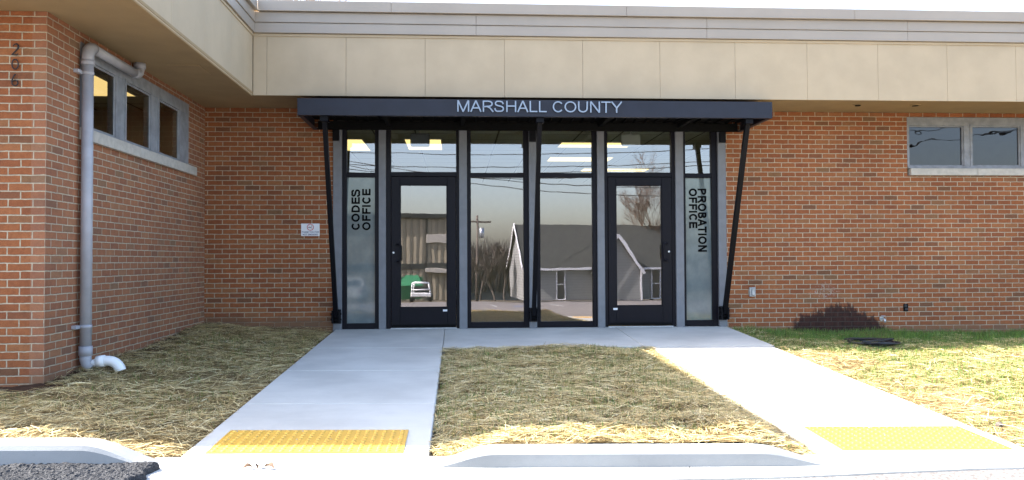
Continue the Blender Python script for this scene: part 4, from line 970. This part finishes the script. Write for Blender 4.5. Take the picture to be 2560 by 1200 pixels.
m.beam(hp(4.45, 1.66, Eh-.62), hp(6.2, 1.66, Eh+2.02), .05, .18); m.beam(hp(7.95, 1.66, Eh-.62), hp(6.2, 1.66, Eh+2.02), .05, .18)
for xx in (.05, 4.62, 7.78): m.beam(hp(xx, .05 if xx < 4 else 1.42, 0), hp(xx, .05 if xx < 4 else 1.42, Eh-.4), .12, .12)
m.beam(hp(-.23, .3, Eh-.2), hp(-.23, Dh/2, Rh), .05, .2); m.beam(hp(-.23, Dh-.3, Eh-.2), hp(-.23, Dh/2, Rh), .05, .2)
m.build('trim', MT['white'], H)
for xx in (2.15, 8.9):
    f_ = MB()
    for q in ((xx, xx+.08, .05, 2.2), (xx+.62, xx+.70, .05, 2.2), (xx, xx+.70, 2.14, 2.22), (xx, xx+.70, .0, .08), (xx+.08, xx+.62, 1.08, 1.14)):
        a, b = hp(q[0], .04, q[2]), hp(q[1], .04, q[3]); f_.beam(hp((q[0]+q[1])/2, .05, q[2]), hp((q[0]+q[1])/2, .05, q[3]), q[1]-q[0], .06, (0, 1, 0))
    fw = f_.build('window', MT['white'], H)
    MB().quad(hp(xx+.05, .02, .05), hp(xx+.66, .02, .05), hp(xx+.66, .02, 2.18), hp(xx+.05, .02, 2.18)).build('pane', MT['carglass'], fw)
# tan metal building
tb = -2.75; K = thing('metal_warehouse', (-12, -66, tb), 'tan ribbed metal warehouse mirrored in the left-hand door', 'warehouse')
m = MB(); m.box(-26, .2, -84, -66, tb, 5.0); m.build('wall', MT['shedmetal'], K)
m = MB(); m.box(-26.3, .5, -84.3, -65.6, 5.0, 5.4, .03); m.build('roof', MT['shingle'], K)
m = MB(); m.box(-2.9, .1, -65.9, -65.2, -.1, .25, .02); m.box(-2.9, .1, -65.95, -65.85, 2.6, 3.4, .02); m.build('canopy', MT['stone'], K)
m = MB(); m.box(-6.3, -5.7, -65.98, -65.9, tb, 5.0); m.box(-2.95, -2.85, -65.98, -65.9, tb, 5.0); m.box(-25.9, -.3, -65.97, -65.9, .2, .7); m.build('trim', MT['shingle'], K)
# dumpster
db = gz(-60); K = thing('dumpster', (-4.0, -60, db), 'green dumpster mirrored in the left-hand door', 'dumpster')
m = MB(); m.poly([(-4.9, -60.8, db+.15), (-3.1, -60.8, db+.15), (-3.1, -59.2, db+.15), (-4.9, -59.2, db+.15)])
m.poly([(-4.9, -59.2, db+.15), (-3.1, -59.2, db+.15), (-3.0, -59.0, db+1.3), (-5.0, -59.0, db+1.3)]); m.poly([(-5.0, -61, db+2.0), (-3.0, -61, db+2.0), (-3.1, -60.8, db+.15), (-4.9, -60.8, db+.15)])
m.poly([(-3.1, -59.2, db+.15), (-3.1, -60.8, db+.15), (-3.0, -61, db+2.0), (-3.0, -59.0, db+1.3)]); m.poly([(-4.9, -60.8, db+.15), (-4.9, -59.2, db+.15), (-5.0, -59.0, db+1.3), (-5.0, -61, db+2.0)]); m.build('bin', MT['green'], K)
m = MB(); m.poly([(-5.05, -58.95, db+1.32), (-2.95, -58.95, db+1.32), (-3.45, -61.05, db+2.15), (-4.55, -61.05, db+2.15)]); m.poly([(-5.05, -58.95, db+1.26), (-2.95, -58.95, db+1.26), (-2.95, -58.95, db+1.32), (-5.05, -58.95, db+1.32)]); m.build('lid', MT['green'], K)
# white pickup truck, seen from the rear
def pickup(cx_, cy_, lab):
    zb = gz(cy_); T = thing('pickup_truck', (cx_, cy_, zb), lab, 'pickup truck')
    w_ = .95
    m = MB(); m.box(cx_-w_, cx_+w_, cy_-3.6, cy_+1.9, zb+.45, zb+1.02, .06); m.box(cx_-w_, cx_-w_+.1, cy_-.2, cy_+1.9, zb+1.02, zb+1.25, .03); m.box(cx_+w_-.1, cx_+w_, cy_-.2, cy_+1.9, zb+1.02, zb+1.25, .03); m.box(cx_-w_+.1, cx_+w_-.1, cy_+1.8, cy_+1.9, zb+1.02, zb+1.22, .02)
    i = len(m.v)
    lo = [(cx_-w_+.02, cy_-2.0), (cx_+w_-.02, cy_-2.0), (cx_+w_-.02, cy_-.25), (cx_-w_+.02, cy_-.25)]; hi = [(cx_-.72, cy_-1.5), (cx_+.72, cy_-1.5), (cx_+.72, cy_-.4), (cx_-.72, cy_-.4)]
    for k in range(4):
        a, b, c_, d_ = lo[k], lo[(k+1) % 4], hi[(k+1) % 4], hi[k]; m.quad((*a, zb+1.02), (*b, zb+1.02), (*c_, zb+1.8), (*d_, zb+1.8))
    m.poly([(*q, zb+1.8) for q in hi]); m.build('body', MT['carwhite'], T)
    m = MB(); m.quad((cx_-.68, cy_-.27, zb+1.15), (cx_+.68, cy_-.27, zb+1.15), (cx_+.6, cy_-.36, zb+1.68), (cx_-.6, cy_-.36, zb+1.68)); m.build('window', MT['carglass'], T)
    for sx_ in (-1, 1):
        for yy in (-2.7, 1.0):
            m = MB(); m.tube([(cx_+sx_*(w_-.22), cy_+yy, zb+.36), (cx_+sx_*(w_+.01), cy_+yy, zb+.36)], .36, 18, sm=False); m.build('wheel', MT['tyre'], T)
    for sx_ in (-1, 1):
        m = MB(); m.box(cx_+sx_*.88-.06, cx_+sx_*.88+.06, cy_+1.905, cy_+1.93, zb+.75, zb+1.0, .01); m.build('tail_light', MT['red'], T)
def cart(cx_, cy_, lab):
    zb = gz(cy_); T = thing('utility_cart', (cx_, cy_, zb), lab, 'utility cart')
    m = MB(); m.box(cx_-.62, cx_+.62, cy_-2.3, cy_-.2, zb+.28, zb+.55, .06); m.box(cx_-.70, cx_+.70, cy_-.19, cy_+.5, zb+.35, zb+.62, .04); m.build('body', MT['carwhite'], T)
    m = MB(); P_ = [(-.66, .2), (.66, .2), (.60, -1.6), (-.60, -1.6)]
    for k in range(4):
        a, b = P_[k], P_[(k+1) % 4]; m.tube([(cx_+a[0], cy_+a[1], zb+.55), (cx_+a[0]*.86, cy_+a[1]*.9, zb+1.3)], .045, 8); m.tube([(cx_+a[0]*.86, cy_+a[1]*.9, zb+1.3), (cx_+b[0]*.86, cy_+b[1]*.9, zb+1.3)], .045, 8)
    m.tube([(cx_-.64, cy_+.2, zb+.85), (cx_+.64, cy_+.2, zb+.85)], .04, 8); m.build('roll_cage', MT['carwhite'], T)
    m = MB(); m.box(cx_-.5, cx_+.5, cy_-.75, cy_-.3, zb+.56, zb+.75, .05); m.box(cx_-.5, cx_+.5, cy_-.29, cy_-.22, zb+.60, zb+1.05, .03); m.build('seat', MT['tyre'], T)
    for sx_ in (-1, 1):
        for yy in (-1.9, .15): MB().tube([(cx_+sx_*.52, cy_+yy, zb+.27), (cx_+sx_*.74, cy_+yy, zb+.27)], .27, 16, sm=False).build('wheel', MT['tyre'], T)
cart(-2.55, -46, 'white framed utility cart in front of the green dumpster, mirrored in the left door')
pickup(-8.1, -52, 'white pickup truck mirrored dimly in the CODES OFFICE sidelight')
# utility poles and wires
def pole(x_, y_, h, lab):
    zb = gz(y_); T = thing('utility_pole', (x_, y_, zb), lab, 'utility pole', 'utility poles across the parking lot')
    m = MB(); m.tube([(x_, y_, zb-.2), (x_, y_, zb+h)], [.11, .07], 10); m.build('pole', MT['bark'], T)
    m = MB(); m.box(x_-1.1, x_+1.1, y_-.06, y_+.06, zb+h-.55, zb+h-.42, .01); m.build('crossarm', MT['bark'], T)
    m = MB(); m.tube([(x_+.32, y_, zb+h-1.7), (x_+.32, y_, zb+h-.95)], .2, 12); m.build('transformer', MT['galv'], T)
pole(1.45, -50, 6.4, 'utility pole with crossarm mirrored left of the white gable')
pole(-30, -38, 10, 'utility pole far left across the parking lot'); pole(34, -34, 10, 'utility pole far right across the parking lot')
def wire(a, b, sag, lab):
    a = Vector(a); b = Vector(b); m = MB(); m.tube([a.lerp(b, k/24)-Vector((0, 0, sag*4*(k/24)*(1-k/24))) for k in range(25)], .022, 4, caps=False)
    tag(m.build('power_line', MT['gap']), lab, 'power line', 'power lines mirrored in the upper panes')
wl = 'thin black power line sagging across the sky mirrored in the upper panes'
wire((-30, -38, 9.4), (34, -34, 9.2), 2.2, wl); wire((-30, -38, 8.9), (34, -34, 8.6), 2.4, wl); wire((-30, -38, 8.2), (34, -34, 8.7), 2.5, wl)
wire((-22, -30, 8.0), (14, -52, 7.6), 1.3, wl); wire((-8, -40, 7.4), (30, -26, 5.6), 1.6, wl); wire((-8, -40, 7.1), (30, -26, 5.0), 1.6, wl)

# lot markings
MT['roadwhite'] = paint('worn white road paint', (.6, .6, .58), .8, var=.2, scale=8); MT['roadblue'] = paint('blue road paint', (.03, .16, .45), .7, var=.15, scale=8)
def mark(xa, xb, ya, yb, mat):
    m = MB(); m.quad((xa, ya, P0(xa, ya)+.006), (xb, ya, P0(xb, ya)+.006), (xb, yb, P0(xb, yb)+.006), (xa, yb, P0(xa, yb)+.006)); m.build('parking_marking', MT[mat])['kind'] = 'structure'
for xa in (-9.3, -6.6, 1.5, 4.2, 6.9): mark(xa, xa+.1, -26, -21, 'roadwhite')
mark(-9.3, 9, -26.1, -26.0, 'roadwhite'); mark(2.4, 3.4, -24.3, -23.2, 'roadblue'); mark(-4.2, -3.2, -24.3, -23.2, 'roadblue')
